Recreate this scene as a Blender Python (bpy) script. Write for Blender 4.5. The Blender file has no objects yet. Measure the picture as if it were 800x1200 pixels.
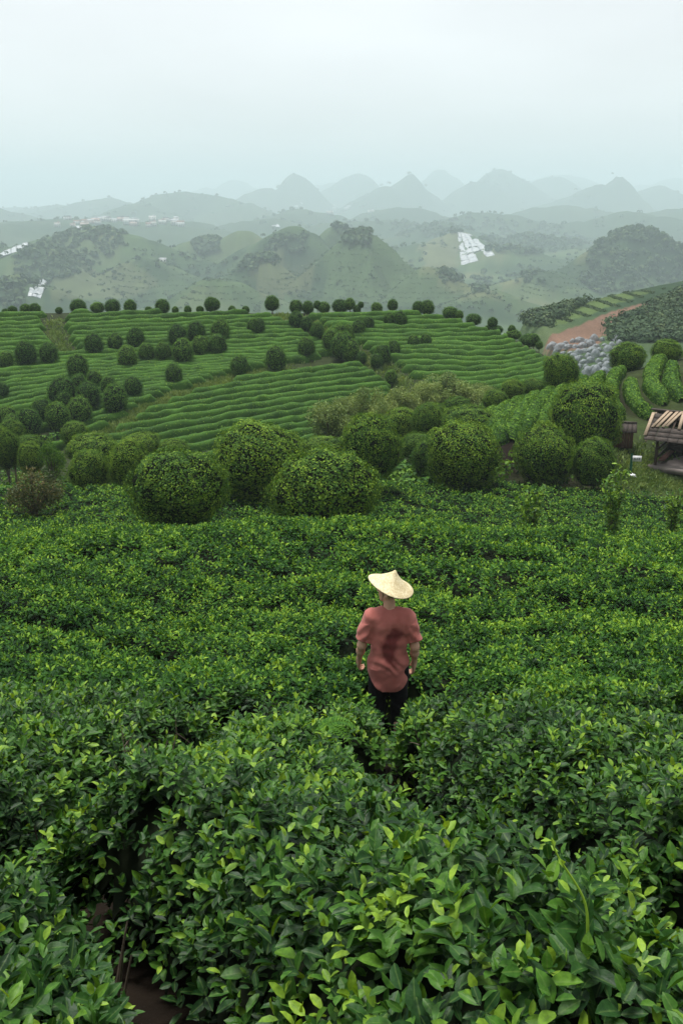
import bpy, math, random, time
import numpy as np
T0 = time.time()
rng = np.random.default_rng(7)
random.seed(7)
R = math.radians
scene = bpy.context.scene
C = scene.collection

# ---------------------------------------------------------------- camera
PITCH = R(17.4)
FPX = 1167.0                      # focal length in pixels of the 800 x 1200 photograph (35 mm on full frame)
cam_data = bpy.data.cameras.new('camera')
cam = bpy.data.objects.new('camera', cam_data)
C.objects.link(cam)
cam_data.sensor_fit = 'VERTICAL'
cam_data.sensor_height = 36.0
cam_data.sensor_width = 24.0
cam_data.lens = 35.0
cam_data.clip_start = 0.1
cam_data.clip_end = 20000.0
cam.location = (0, 0, 0)
cam.rotation_euler = (R(90) - PITCH, 0, 0)
scene.camera = cam

# ---------------------------------------------------------------- sky, sun, exposure
SUN_EL, SUN_ROT = R(80), R(320)
world = bpy.data.worlds.new('World')
scene.world = world
world.use_nodes = True
nt = world.node_tree
nt.nodes.clear()
sky = nt.nodes.new('ShaderNodeTexSky')
sky.sky_type = 'NISHITA'
sky.sun_disc = False
sky.sun_elevation = SUN_EL
sky.sun_rotation = SUN_ROT
sky.altitude = 400
sky.air_density = 1.0
sky.dust_density = 1.5
sky.ozone_density = 1.0
hs = nt.nodes.new('ShaderNodeHueSaturation')
hs.inputs['Saturation'].default_value = 0.10
bg = nt.nodes.new('ShaderNodeBackground')
bg.inputs['Strength'].default_value = 0.056
wo = nt.nodes.new('ShaderNodeOutputWorld')
nt.links.new(sky.outputs[0], hs.inputs['Color'])
tcw = nt.nodes.new('ShaderNodeTexCoord')
cl = nt.nodes.new('ShaderNodeTexNoise'); cl.inputs['Scale'].default_value = 3.2; cl.inputs['Detail'].default_value = 5
mpw = nt.nodes.new('ShaderNodeMapping'); mpw.inputs['Scale'].default_value = (1, 1, 3)
clr = nt.nodes.new('ShaderNodeMapRange'); clr.inputs['To Min'].default_value = 0.82; clr.inputs['To Max'].default_value = 1.18
mxw = nt.nodes.new('ShaderNodeMixRGB'); mxw.blend_type = 'MULTIPLY'; mxw.inputs[0].default_value = 1
nt.links.new(tcw.outputs['Generated'], mpw.inputs[0]); nt.links.new(mpw.outputs[0], cl.inputs['Vector'])
nt.links.new(cl.outputs['Fac'], clr.inputs['Value'])
nt.links.new(hs.outputs[0], mxw.inputs[1]); nt.links.new(clr.outputs[0], mxw.inputs[2])
nt.links.new(mxw.outputs[0], bg.inputs[0])
nt.links.new(bg.outputs[0], wo.inputs[0])

sun_data = bpy.data.lights.new('sun', 'SUN')
sun = bpy.data.objects.new('sun', sun_data)
C.objects.link(sun)
sun_data.energy = 1.5
sun_data.angle = R(24)
sun_data.color = (1.0, 0.97, 0.92)
# light comes from the direction the sky's sun stands in
sun.rotation_euler = (R(90) - SUN_EL, 0, math.pi - SUN_ROT)

scene.view_settings.view_transform = 'Standard'
scene.view_settings.look = 'None'
scene.view_settings.gamma = 1.0
scene.view_settings.exposure = 1.7
scene.cycles.use_denoising = True
scene.cycles.max_bounces = 6
scene.cycles.diffuse_bounces = 3
scene.cycles.glossy_bounces = 2
scene.cycles.transmission_bounces = 4
scene.cycles.volume_bounces = 3
scene.cycles.sample_clamp_indirect = 3.0
scene.cycles.transparent_max_bounces = 8
scene.cycles.caustics_reflective = False
scene.cycles.caustics_refractive = False

# ---------------------------------------------------------------- helpers
def tag(o, label=None, cat=None, group=None, kind=None):
    if label: o['label'] = label
    if cat: o['category'] = cat
    if group: o['group'] = group
    if kind: o['kind'] = kind
    return o

def new_obj(name, data, parent=None):
    o = bpy.data.objects.new(name, data)
    C.objects.link(o)
    if parent is not None: o.parent = parent
    return o

def empty(name, loc=(0, 0, 0), rz=0.0):
    o = new_obj(name, None)
    o.empty_display_size = 0.2
    o.location = loc
    o.rotation_euler = (0, 0, rz)
    return o

def mesh_np(name, V, faces, mats=(), midx=None, attrs=None, smooth=True):
    """V (n,3); faces list of int arrays (k,3) or (k,4)"""
    me = bpy.data.meshes.new(name)
    V = np.asarray(V, np.float32)
    faces = [np.asarray(f, np.int32) for f in faces if len(f)]
    me.vertices.add(len(V))
    me.vertices.foreach_set('co', V.ravel())
    nl = sum(f.size for f in faces)
    npol = sum(len(f) for f in faces)
    me.loops.add(nl)
    me.loops.foreach_set('vertex_index', np.concatenate([f.ravel() for f in faces]))
    me.polygons.add(npol)
    tot = np.concatenate([np.full(len(f), f.shape[1], np.int32) for f in faces])
    st = np.concatenate([[0], np.cumsum(tot)[:-1]]).astype(np.int32)
    me.polygons.foreach_set('loop_start', st)
    if smooth: me.polygons.foreach_set('use_smooth', np.ones(npol, bool))
    for m in mats: me.materials.append(m)
    if midx is not None: me.polygons.foreach_set('material_index', np.asarray(midx, np.int32))
    if attrs:
        for k, a in attrs.items():
            a = np.asarray(a, np.float32)
            if a.ndim == 1:
                at = me.attributes.new(k, 'FLOAT', 'POINT'); at.data.foreach_set('value', a)
            else:
                at = me.attributes.new(k, 'FLOAT_COLOR', 'POINT')
                at.data.foreach_set('color', np.c_[a, np.ones(len(a))].astype(np.float32).ravel())
    me.update(calc_edges=True)
    me.validate()
    return me

class MB:
    """collects shapes into one mesh"""
    def __init__(s): s.V, s.F, s.A, s.n = [], [], [], 0
    def add(s, V, faces, a=0.5):
        V = np.asarray(V, float)
        s.V.append(V)
        for f in faces:
            f = np.asarray(f, int)
            if len(f): s.F.append(f + s.n)
        s.A.append(np.full(len(V), a) if np.isscalar(a) else np.asarray(a, float))
        s.n += len(V)
    def box(s, c, size, rot=None, a=0.5):
        sx, sy, sz = [q / 2 for q in size]
        V = np.array([[x, y, z] for x in (-sx, sx) for y in (-sy, sy) for z in (-sz, sz)])
        if rot is not None: V = V @ np.array(rot).T
        F = [[0, 1, 3, 2], [4, 6, 7, 5], [0, 4, 5, 1], [2, 3, 7, 6], [0, 2, 6, 4], [1, 5, 7, 3]]
        s.add(V + np.array(c), [F], a)
    def beam(s, p, q, w, h, a=0.5, up=(0, 0, 1)):
        p, q = np.array(p, float), np.array(q, float)
        t = q - p; L = np.linalg.norm(t); t /= L
        sd = np.cross(t, up); sd /= np.linalg.norm(sd)
        n = np.cross(sd, t)
        s.box((p + q) / 2, (L, w, h), np.c_[t, sd, n], a)
    def tube(s, pts, rad, k=6, a=0.5):
        pts = np.asarray(pts, float); n = len(pts)
        rad = np.broadcast_to(np.asarray(rad, float), (n,))
        t = np.gradient(pts, axis=0); t /= np.linalg.norm(t, axis=1)[:, None] + 1e-9
        ref = np.array([0.31, 0.2, 0.93]) if abs(t[0, 2]) < 0.9 else np.array([1.0, 0.1, 0])
        u = np.cross(t, ref); u /= np.linalg.norm(u, axis=1)[:, None]
        v = np.cross(t, u)
        an = np.arange(k) * 2 * math.pi / k
        V = (pts[:, None] + rad[:, None, None] * (np.cos(an)[None, :, None] * u[:, None] + np.sin(an)[None, :, None] * v[:, None])).reshape(-1, 3)
        i, j = np.meshgrid(np.arange(n - 1), np.arange(k), indexing='ij')
        j2 = (j + 1) % k
        Q = np.stack([i * k + j, i * k + j2, (i + 1) * k + j2, (i + 1) * k + j], -1).reshape(-1, 4)
        s.add(V, [Q], a)
    def mesh(s, name, mats, smooth=True, attr='tint', extra=None):
        return mesh_np(name, np.concatenate(s.V), s.F, mats, None, {attr: np.concatenate(s.A)}, smooth)
    def build(s, name, mat, parent=None, smooth=True):
        return new_obj(name, s.mesh(name, [mat], smooth), parent)

def unit(v): return v / (np.linalg.norm(v, axis=-1, keepdims=True) + 1e-9)

def hash2(ix, iy, seed):
    h = (ix.astype(np.int64) * 374761393 + iy.astype(np.int64) * 668265263 + seed * 974634541) & 0xFFFFFFFF
    h = ((h ^ (h >> 13)) * 1274126177) & 0xFFFFFFFF
    return ((h ^ (h >> 16)) & 0xFFFF) / 65535.0

def noise2(x, y, seed=0):
    x, y = np.asarray(x, float), np.asarray(y, float)
    ix, iy = np.floor(x), np.floor(y)
    fx, fy = x - ix, y - iy
    fx = fx * fx * (3 - 2 * fx); fy = fy * fy * (3 - 2 * fy)
    a, b = hash2(ix, iy, seed), hash2(ix + 1, iy, seed)
    c, d = hash2(ix, iy + 1, seed), hash2(ix + 1, iy + 1, seed)
    return (a * (1 - fx) + b * fx) * (1 - fy) + (c * (1 - fx) + d * fx) * fy - 0.5

def fbm(x, y, seed=0, o=4, g=0.5):
    s, a = 0.0, 1.0
    for k in range(o):
        s = s + a * noise2(x * 2 ** k + 17.3 * k, y * 2 ** k - 9.1 * k, seed + k)
        a *= g
    return s

def noise3(p, seed=0):
    return (noise2(p[..., 0] + 3.1 * p[..., 2], p[..., 1] - 1.7 * p[..., 2], seed) + noise2(p[..., 1] + 2.3 * p[..., 0], p[..., 2] + 5.2, seed + 5)
            + noise2(p[..., 2] * 1.1 + p[..., 0], p[..., 0] - p[..., 1], seed + 9)) / 1.5

def sstep(a, b, x):
    t = np.clip((x - a) / (b - a), 0, 1)
    return t * t * (3 - 2 * t)

# pixel of the photograph -> direction; only a direction, distances come from the ground
def pdir(px, py):
    u = (np.asarray(px, float) - 400) / FPX
    v = (600 - np.asarray(py, float)) / FPX
    return np.stack([u, math.cos(PITCH) + v * math.sin(PITCH) + 0 * u, -math.sin(PITCH) + v * math.cos(PITCH) + 0 * u], -1)

def P(px, py, Y):
    d = pdir(px, py)
    return d * (Y / d[..., 1])[..., None] if np.ndim(px) else d * (Y / d[1])

def project(p):
    p = np.asarray(p, float)
    f = p[..., 1] * math.cos(PITCH) - p[..., 2] * math.sin(PITCH)
    up = p[..., 1] * math.sin(PITCH) + p[..., 2] * math.cos(PITCH)
    f = np.where(f > 0.05, f, 0.05)
    return 400 + FPX * p[..., 0] / f, 600 - FPX * up / f, f

def inpoly(px, py, poly):
    poly = np.asarray(poly, float)
    ins = np.zeros(np.shape(px), bool)
    j = len(poly) - 1
    for i in range(len(poly)):
        xi, yi = poly[i]; xj, yj = poly[j]
        cond = ((yi > py) != (yj > py)) & (px < (xj - xi) * (py - yi) / (yj - yi + 1e-12) + xi)
        ins ^= cond
        j = i
    return ins

# ---------------------------------------------------------------- materials
def mat_new(name):
    m = bpy.data.materials.new(name)
    m.use_nodes = True
    t = m.node_tree
    return m, t, t.nodes['Principled BSDF'], t.nodes['Material Output']

def ramp(t, stops):
    r = t.nodes.new('ShaderNodeValToRGB')
    e = r.color_ramp.elements
    while len(e) < len(stops): e.new(0.5)
    for el, (pos, col) in zip(e, stops):
        el.position = pos; el.color = (*col, 1)
    return r

def leaf_material(name, stops, rough=0.45, trans=0.22, spec=0.5, rib=False, vary=0.0):
    m, t, b, out = mat_new(name)
    at = t.nodes.new('ShaderNodeAttribute'); at.attribute_name = 'tint'
    fac = at.outputs['Fac']
    if vary:
        oi = t.nodes.new('ShaderNodeObjectInfo')
        mr = t.nodes.new('ShaderNodeMath'); mr.operation = 'MULTIPLY_ADD'
        mr.inputs[1].default_value = vary; mr.inputs[2].default_value = -vary / 2
        t.links.new(oi.outputs['Random'], mr.inputs[0])
        ad = t.nodes.new('ShaderNodeMath'); ad.operation = 'ADD'; ad.use_clamp = True
        t.links.new(fac, ad.inputs[0]); t.links.new(mr.outputs[0], ad.inputs[1])
        fac = ad.outputs[0]
    r = ramp(t, stops)
    t.links.new(fac, r.inputs[0])
    col = r.outputs[0]
    if rib:
        a2 = t.nodes.new('ShaderNodeAttribute'); a2.attribute_name = 'rib'
        rr = ramp(t, [(0.80, (0, 0, 0)), (0.97, (1, 1, 1))])
        t.links.new(a2.outputs['Fac'], rr.inputs[0])
        ml = t.nodes.new('ShaderNodeMath'); ml.operation = 'MULTIPLY'; ml.inputs[1].default_value = 0.35
        t.links.new(rr.outputs[0], ml.inputs[0])
        mx = t.nodes.new('ShaderNodeMixRGB'); mx.blend_type = 'MIX'
        mx.inputs[2].default_value = (0.16, 0.26, 0.07, 1)
        t.links.new(ml.outputs[0], mx.inputs[0]); t.links.new(col, mx.inputs[1])
        col = mx.outputs[0]
    t.links.new(col, b.inputs['Base Color'])
    if rib:
        # blotches and fine relief within each leaf
        gn = t.nodes.new('ShaderNodeNewGeometry')
        nz = t.nodes.new('ShaderNodeTexNoise'); nz.inputs['Scale'].default_value = 55; nz.inputs['Detail'].default_value = 4
        t.links.new(gn.outputs['Position'], nz.inputs['Vector'])
        rv = ramp(t, [(0.32, (0.62, 0.66, 0.70)), (0.68, (1.25, 1.2, 1.1))])
        t.links.new(nz.outputs['Fac'], rv.inputs[0])
        mv = t.nodes.new('ShaderNodeMixRGB'); mv.blend_type = 'MULTIPLY'; mv.inputs[0].default_value = 1
        t.links.new(col, mv.inputs[1]); t.links.new(rv.outputs[0], mv.inputs[2])
        col = mv.outputs[0]
        t.links.new(col, b.inputs['Base Color'])
        bp = t.nodes.new('ShaderNodeBump'); bp.inputs['Strength'].default_value = 0.5; bp.inputs['Distance'].default_value = 0.006
        t.links.new(nz.outputs['Fac'], bp.inputs['Height']); t.links.new(bp.outputs[0], b.inputs['Normal'])
    b.inputs['Roughness'].default_value = rough
    b.inputs['Specular IOR Level'].default_value = spec
    tr = t.nodes.new('ShaderNodeBsdfTranslucent')
    br = t.nodes.new('ShaderNodeMixRGB'); br.blend_type = 'MULTIPLY'; br.inputs[0].default_value = 1
    br.inputs[2].default_value = (1.5, 1.35, 0.5, 1)
    t.links.new(col, br.inputs[1]); t.links.new(br.outputs[0], tr.inputs[0])
    ms = t.nodes.new('ShaderNodeMixShader'); ms.inputs[0].default_value = trans
    t.links.new(b.outputs[0], ms.inputs[1]); t.links.new(tr.outputs[0], ms.inputs[2])
    t.links.new(ms.outputs[0], out.inputs[0])
    return m

def noise_material(name, c1, c2, scale=8.0, rough=0.85, bump=0.0, spec=0.3, detail=6, c3=None, stretch=None):
    m, t, b, out = mat_new(name)
    tc = t.nodes.new('ShaderNodeTexCoord')
    n = t.nodes.new('ShaderNodeTexNoise')
    n.inputs['Scale'].default_value = scale; n.inputs['Detail'].default_value = detail
    src = tc.outputs['Object']
    if stretch:
        mp = t.nodes.new('ShaderNodeMapping'); mp.inputs['Scale'].default_value = stretch
        t.links.new(src, mp.inputs[0]); src = mp.outputs[0]
    t.links.new(src, n.inputs['Vector'])
    st = [(0.32, c1), (0.68, c2)] if c3 is None else [(0.28, c1), (0.5, c2), (0.72, c3)]
    r = ramp(t, st)
    t.links.new(n.outputs['Fac'], r.inputs[0]); t.links.new(r.outputs[0], b.inputs['Base Color'])
    b.inputs['Roughness'].default_value = rough
    b.inputs['Specular IOR Level'].default_value = spec
    if bump:
        bp = t.nodes.new('ShaderNodeBump'); bp.inputs['Strength'].default_value = bump; bp.inputs['Distance'].default_value = 0.02
        t.links.new(n.outputs['Fac'], bp.inputs['Height']); t.links.new(bp.outputs[0], b.inputs['Normal'])
    return m

TEA = [(0.0, (0.007, 0.026, 0.009)), (0.35, (0.022, 0.076, 0.016)), (0.65, (0.070, 0.185, 0.022)), (1.0, (0.26, 0.42, 0.045))]
M_TEA = leaf_material('tea_leaf', TEA, rough=0.46, trans=0.25, spec=0.22, rib=True)
M_TEA_FAR = leaf_material('tea_leaf_far', TEA, rough=0.6, trans=0.25, spec=0.12)
M_ROW = leaf_material('clipped_tea', [(0.0, (0.010, 0.032, 0.008)), (0.5, (0.070, 0.170, 0.022)), (1.0, (0.21, 0.350, 0.045))], rough=0.7, trans=0.18, spec=0.1, vary=0.12)
M_TREE = leaf_material('tree_leaf', [(0.0, (0.014, 0.040, 0.010)), (0.5, (0.045, 0.130, 0.018)), (1.0, (0.185, 0.330, 0.040))], rough=0.6, trans=0.2, spec=0.14, vary=0.3)
M_DOME = leaf_material('dome_tree_leaf', [(0.0, (0.014, 0.044, 0.010)), (0.5, (0.055, 0.140, 0.016)), (1.0, (0.24, 0.37, 0.035))], rough=0.6, trans=0.22, spec=0.14, vary=0.25)
M_PALE = leaf_material('pale_leaf', [(0.0, (0.045, 0.090, 0.026)), (0.5, (0.16, 0.24, 0.060)), (1.0, (0.36, 0.43, 0.14))], rough=0.6, trans=0.2, spec=0.3, vary=0.2)
M_RED = leaf_material('reddish_leaf', [(0.0, (0.030, 0.045, 0.018)), (0.5, (0.070, 0.095, 0.030)), (1.0, (0.19, 0.15, 0.05))], rough=0.6, trans=0.2, spec=0.3)
M_WOOD = leaf_material('woodland_leaf', [(0.0, (0.022, 0.048, 0.022)), (0.5, (0.045, 0.085, 0.034)), (1.0, (0.10, 0.14, 0.055))], rough=0.7, trans=0.1, spec=0.2)
M_INNER = noise_material('inner_shade', (0.003, 0.006, 0.003), (0.012, 0.016, 0.008), 14, 1.0, spec=0.05)  # near-black colour that stands for shade deep inside foliage
M_BARK = noise_material('bark', (0.045, 0.032, 0.022), (0.12, 0.09, 0.065), 30, 0.85, 0.4)
M_TWIG = noise_material('twig', (0.055, 0.040, 0.028), (0.12, 0.095, 0.07), 40, 0.8)

# ---------------------------------------------------------------- terrain height
ctrl = []
prof = [(-9, 1.2), (-4, -0.3), (0, -1.65), (1.8, -2.38), (4, -3.28), (6, -4.1), (8, -4.86), (10, -5.38), (12, -5.75), (15, -6.28), (18, -6.88), (21, -7.85), (25, -9.55), (30, -11.3), (36, -12.9)]
for y, z in prof:
    hw = 6 + 0.42 * max(y, 0)
    for fx in (-1, 0, 1): ctrl.append((fx * hw, y, z + 0.25 * math.sin(fx * 3 + y * 0.4) * (y > 9)))
def cp(px, py, Y, dz=0.0):
    p = P(px, py, Y); ctrl.append((p[0], p[1], p[2] + dz))
for px in (-60, 90, 240, 390): cp(px, 562, 44, -1.0)
for px in (480, 560): cp(px, 562, 46, -0.9)
cp(640, 562, 48, -0.9); cp(720, 572, 47, -0.8); cp(800, 576, 48, -0.8); cp(880, 585, 48, -0.8)
cp(790, 554, 54); cp(860, 552, 55); cp(740, 556, 53); cp(690, 556, 51)
for px in (-150, 0, 150, 300, 430): cp(px, 560, 60, -1.5); cp(px, 532, 79)
for px in (-250, -60, 100, 250, 380): cp(px, 472, 90); cp(px, 420, 100.5); cp(px, 376, 110); cp(px, 367, 114)
for px in (-250, -60, 100, 250, 380, 460): p = P(px, 367, 114); ctrl.append((p[0], 121, p[2] - 1.2)); ctrl.append((p[0], 140, p[2] - 10)); ctrl.append((p[0], 175, p[2] - 24))
cp(460, 368, 113); cp(460, 420, 100); cp(520, 372, 112); cp(560, 383, 109); cp(600, 397, 106); cp(642, 424, 101)
cp(520, 420, 99.5); cp(580, 430, 96); cp(480, 470, 88, -0.6); cp(560, 466, 86, -1.5); cp(500, 505, 74, -2.0); cp(600, 480, 78, -3.5)
ctrl += [(26, 112, -20), (32, 100, -20), (34, 122, -24), (22, 128, -22), (30, 145, -27), (10, 135, -18), (50, 110, -22), (60, 130, -24), (50, 160, -24), (75, 150, -22), (20, 170, -32), (20, 86, -18.6), (28, 88, -18.6), (37, 90, -18.5), (12, 82, -19.8)]
# knoll on the right
cp(800, 411, 72, -0.8); cp(900, 398, 75, -0.8); cp(1000, 392, 78, -0.8); cp(755, 421, 69.5, -0.8); cp(700, 438, 67, -0.8); cp(640, 455, 63, -0.8); cp(580, 478, 59, -0.8); cp(535, 500, 56, -0.9)
for px, py, Y, d in ((800, 411, 72, 3.0), (900, 398, 75, 3), (700, 438, 67, 3.4), (640, 455, 63, 3.6), (580, 478, 59, 2.5)):
    p = P(px, py, Y); ctrl.append((p[0] + 1, Y + 11, p[2] - d - 0.8))
cp(760, 478, 61.5, -0.5); cp(820, 470, 62, -0.5); cp(690, 480, 58.5, -0.5); cp(640, 500, 55, -0.7); cp(590, 515, 52.5, -0.7); cp(745, 520, 56, 0)
ctrl = np.array(ctrl)
def tps(r2): return 0.5 * r2 * np.log(r2 + 1e-9)
def rbf_fit(c, lam=0.6):
    n = len(c)
    X = c[:, :2] / 10
    K = tps(((X[:, None] - X[None]) ** 2).sum(-1)) + lam * 0.02 * np.eye(n)
    Pm = np.c_[np.ones(n), X]
    A = np.block([[K, Pm], [Pm.T, np.zeros((3, 3))]])
    return X, np.linalg.solve(A, np.r_[c[:, 2], 0, 0, 0])
RX, RW = rbf_fit(ctrl)
GX0, GY0, GS = -110.0, -30.0, 0.4
gx = np.arange(GX0, 110 + GS, GS); gy = np.arange(GY0, 230 + GS, GS)
_g = np.zeros((len(gy), len(gx)))
_xx, _yy = np.meshgrid(gx / 10, gy / 10)
_g += RW[-3] + RW[-2] * _xx + RW[-1] * _yy
for k in range(len(RX)):
    _g += RW[k] * tps((_xx - RX[k, 0]) ** 2 + (_yy - RX[k, 1]) ** 2)
del _xx, _yy
def H_near(x, y):
    fx = np.clip((np.asarray(x, float) - GX0) / GS, 0, len(gx) - 1.001)
    fy = np.clip((np.asarray(y, float) - GY0) / GS, 0, len(gy) - 1.001)
    i, j = fx.astype(int), fy.astype(int)
    a, b = fx - i, fy - j
    return (_g[j, i] * (1 - a) + _g[j, i + 1] * a) * (1 - b) + (_g[j + 1, i] * (1 - a) + _g[j + 1, i + 1] * a) * b

DS = 2.0      # the hills across the valley begin about a kilometre off
# far hills: (summit px, summit py, distance, half width px, sharpness, depth stretch)
MOUNDS = [
    (112, 268, 640, 105, 2.0, 1.0), (45, 287, 560, 70, 1.7, 1.0), (-60, 275, 620, 110, 2, 1), (165, 300, 560, 60, 1.6, 1), (20, 330, 430, 70, 1.8, 1),
    (235, 280, 700, 65, 1.8, 1), (285, 270, 690, 60, 1.6, 1), (345, 264, 600, 62, 2.0, 1), (310, 300, 500, 60, 1.6, 1.0), (425, 272, 500, 75, 1.8, 1), (250, 325, 430, 75, 1.7, 1), (500, 312, 470, 65, 1.6, 1), (570, 340, 440, 70, 1.7, 1.0), (395, 264, 640, 40, 2, 1),
    (540, 270, 860, 55, 1.6, 1), (500, 285, 800, 70, 1.8, 1), (625, 276, 1000, 70, 1.8, 1), (585, 290, 760, 60, 1.7, 1), (690, 292, 900, 70, 1.8, 1),
    (745, 268, 600, 62, 2.3, 1), (700, 292, 580, 52, 1.8, 1), (800, 288, 620, 60, 1.8, 1), (640, 318, 540, 62, 1.7, 1), (880, 290, 600, 90, 2, 1),
    (90, 256, 1150, 150, 2.4, 1.0), (200, 258, 1250, 90, 2.2, 1), (0, 262, 1050, 80, 2, 1), (310, 256, 1300, 80, 2, 1), (430, 258, 1250, 90, 2, 1), (-120, 255, 1200, 120, 2, 1),
    (215, 224, 1900, 85, 2.0, 1.2), (160, 238, 1700, 60, 1.8, 1.2), (290, 238, 1800, 55, 1.8, 1), (125, 231, 2300, 60, 1.6, 1.2), (70, 240, 2500, 70, 1.8, 1.2), (-20, 240, 1800, 60, 1.8, 1), (20, 243, 2900, 90, 2, 1),
    (345, 204, 2700, 36, 1.9, 1.2), (315, 220, 2600, 50, 1.8, 1.2), (420, 203, 3300, 42, 1.8, 1.2), (480, 202, 2500, 38, 1.7, 1.2), (450, 218, 2400, 50, 1.8, 1.2), (515, 197, 3900, 40, 1.7, 1.2),
    (585, 198, 2900, 52, 1.8, 1.2), (560, 210, 2700, 45, 1.8, 1.2), (650, 207, 3300, 50, 1.8, 1.2), (725, 201, 2300, 34, 1.5, 1.2), (700, 215, 2300, 50, 1.8, 1), (770, 217, 2700, 55, 1.8, 1.2), (850, 214, 2600, 70, 1.9, 1), (275, 211, 4600, 50, 1.8, 1.2), (390, 213, 4400, 60, 1.9, 1.2), (660, 204, 4500, 60, 1.9, 1.2), (790, 208, 4700, 60, 1.9, 1.2),
    (350, 245, 1500, 75, 1.9, 1), (470, 243, 1600, 80, 1.9, 1), (570, 248, 1350, 80, 1.9, 1), (660, 240, 1700, 80, 1.9, 1), (740, 248, 1300, 80, 1.9, 1), (830, 240, 1500, 90, 1.9, 1), (520, 262, 1100, 60, 1.8, 1),
]
MC = []
for k, (px, py, Y, w, sh, st) in enumerate(MOUNDS):
    Y *= DS
    p = P(px, py, Y); MC.append((p[0], p[1], p[2], w * Y / FPX, sh, st, k))
def H_far(x, y):
    base = -52 * DS + 9 * fbm(x / 250, y / 250, 3, 3) - 0.004 * np.clip(y - 1400, 0, 9000)
    acc = np.zeros_like(base)
    best = np.full_like(base, -1e9)
    k0 = 4.0
    res = base.copy()
    wob = fbm(x / 110, y / 110, 21, 3)
    for cx, cy, cz, rr, sh, st, k in MC:
        dx, dy = (x - cx) / rr, (y - cy) / (rr * st)
        r2 = dx * dx + dy * dy
        m = r2 < 7
        if not m.any(): continue
        an = np.arctan2(dy[m], dx[m])
        rad = np.sqrt(r2[m]) * (1 + 0.16 * np.sin(an * 3 + k) + 0.10 * np.sin(an * 5 + 2.1 * k) + 0.08 * np.sin(an * 9 + k * 1.3)) * (1 + 0.25 * wob[m])
        z = base[m] + (cz - base[m]) * np.exp(-np.power(rad * 0.95, sh))
        a = res[m]
        kk = k0 + 0.004 * cy
        h = np.clip(0.5 + 0.5 * (z - a) / kk, 0, 1)
        res[m] = a * (1 - h) + z * h + kk * h * (1 - h) * 0.6
    dist = np.hypot(x, y)
    res = res + fbm(x / 35, y / 35, 31, 3) * np.clip(dist / 500, 0, 6) * 1.1
    # shelf with the red earth and the covered rows to the right
    sh1 = -24.5 + 0.022 * (x - 60) + 0.006 * (y - 150) + 1.0 * fbm(x / 40, y / 40, 8, 2)
    ww = sstep(14, 40, x - (y - 150) * 0.03) * (1 - sstep(0, 70, y - (165 + 1.35 * np.clip(x, 0, 400))))
    return res * (1 - ww) + np.maximum(sh1, res) * ww
def H(x, y):
    x, y = np.asarray(x, float), np.asarray(y, float)
    x, y = np.broadcast_arrays(x, y)
    shp = x.shape
    x, y = np.atleast_1d(x).ravel(), np.atleast_1d(y).ravel()
    w = 1 - sstep(135, 185, np.hypot(x * 1.1, y))
    out = np.zeros(len(x))
    n = w > 0; f = w < 1
    if n.any(): out[n] += w[n] * H_near(x[n], y[n])
    if f.any(): out[f] += (1 - w[f]) * H_far(x[f], y[f])
    return out.reshape(shp)

_Ys = np.concatenate([np.arange(1, 200, 0.25), 200 * 1.004 ** np.arange(0, 1000)])
def hit(px, py, zoff=0.0, ymin=1.0):
    """where the sight line through a pixel meets the ground"""
    d = pdir(px, py)
    pts = d[None] * (_Ys / d[1])[:, None]
    below = (pts[:, 2] < H(pts[:, 0], pts[:, 1]) + zoff) & (_Ys >= ymin)
    if not below.any(): return pts[-1]
    return pts[int(np.argmax(below))]

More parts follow.
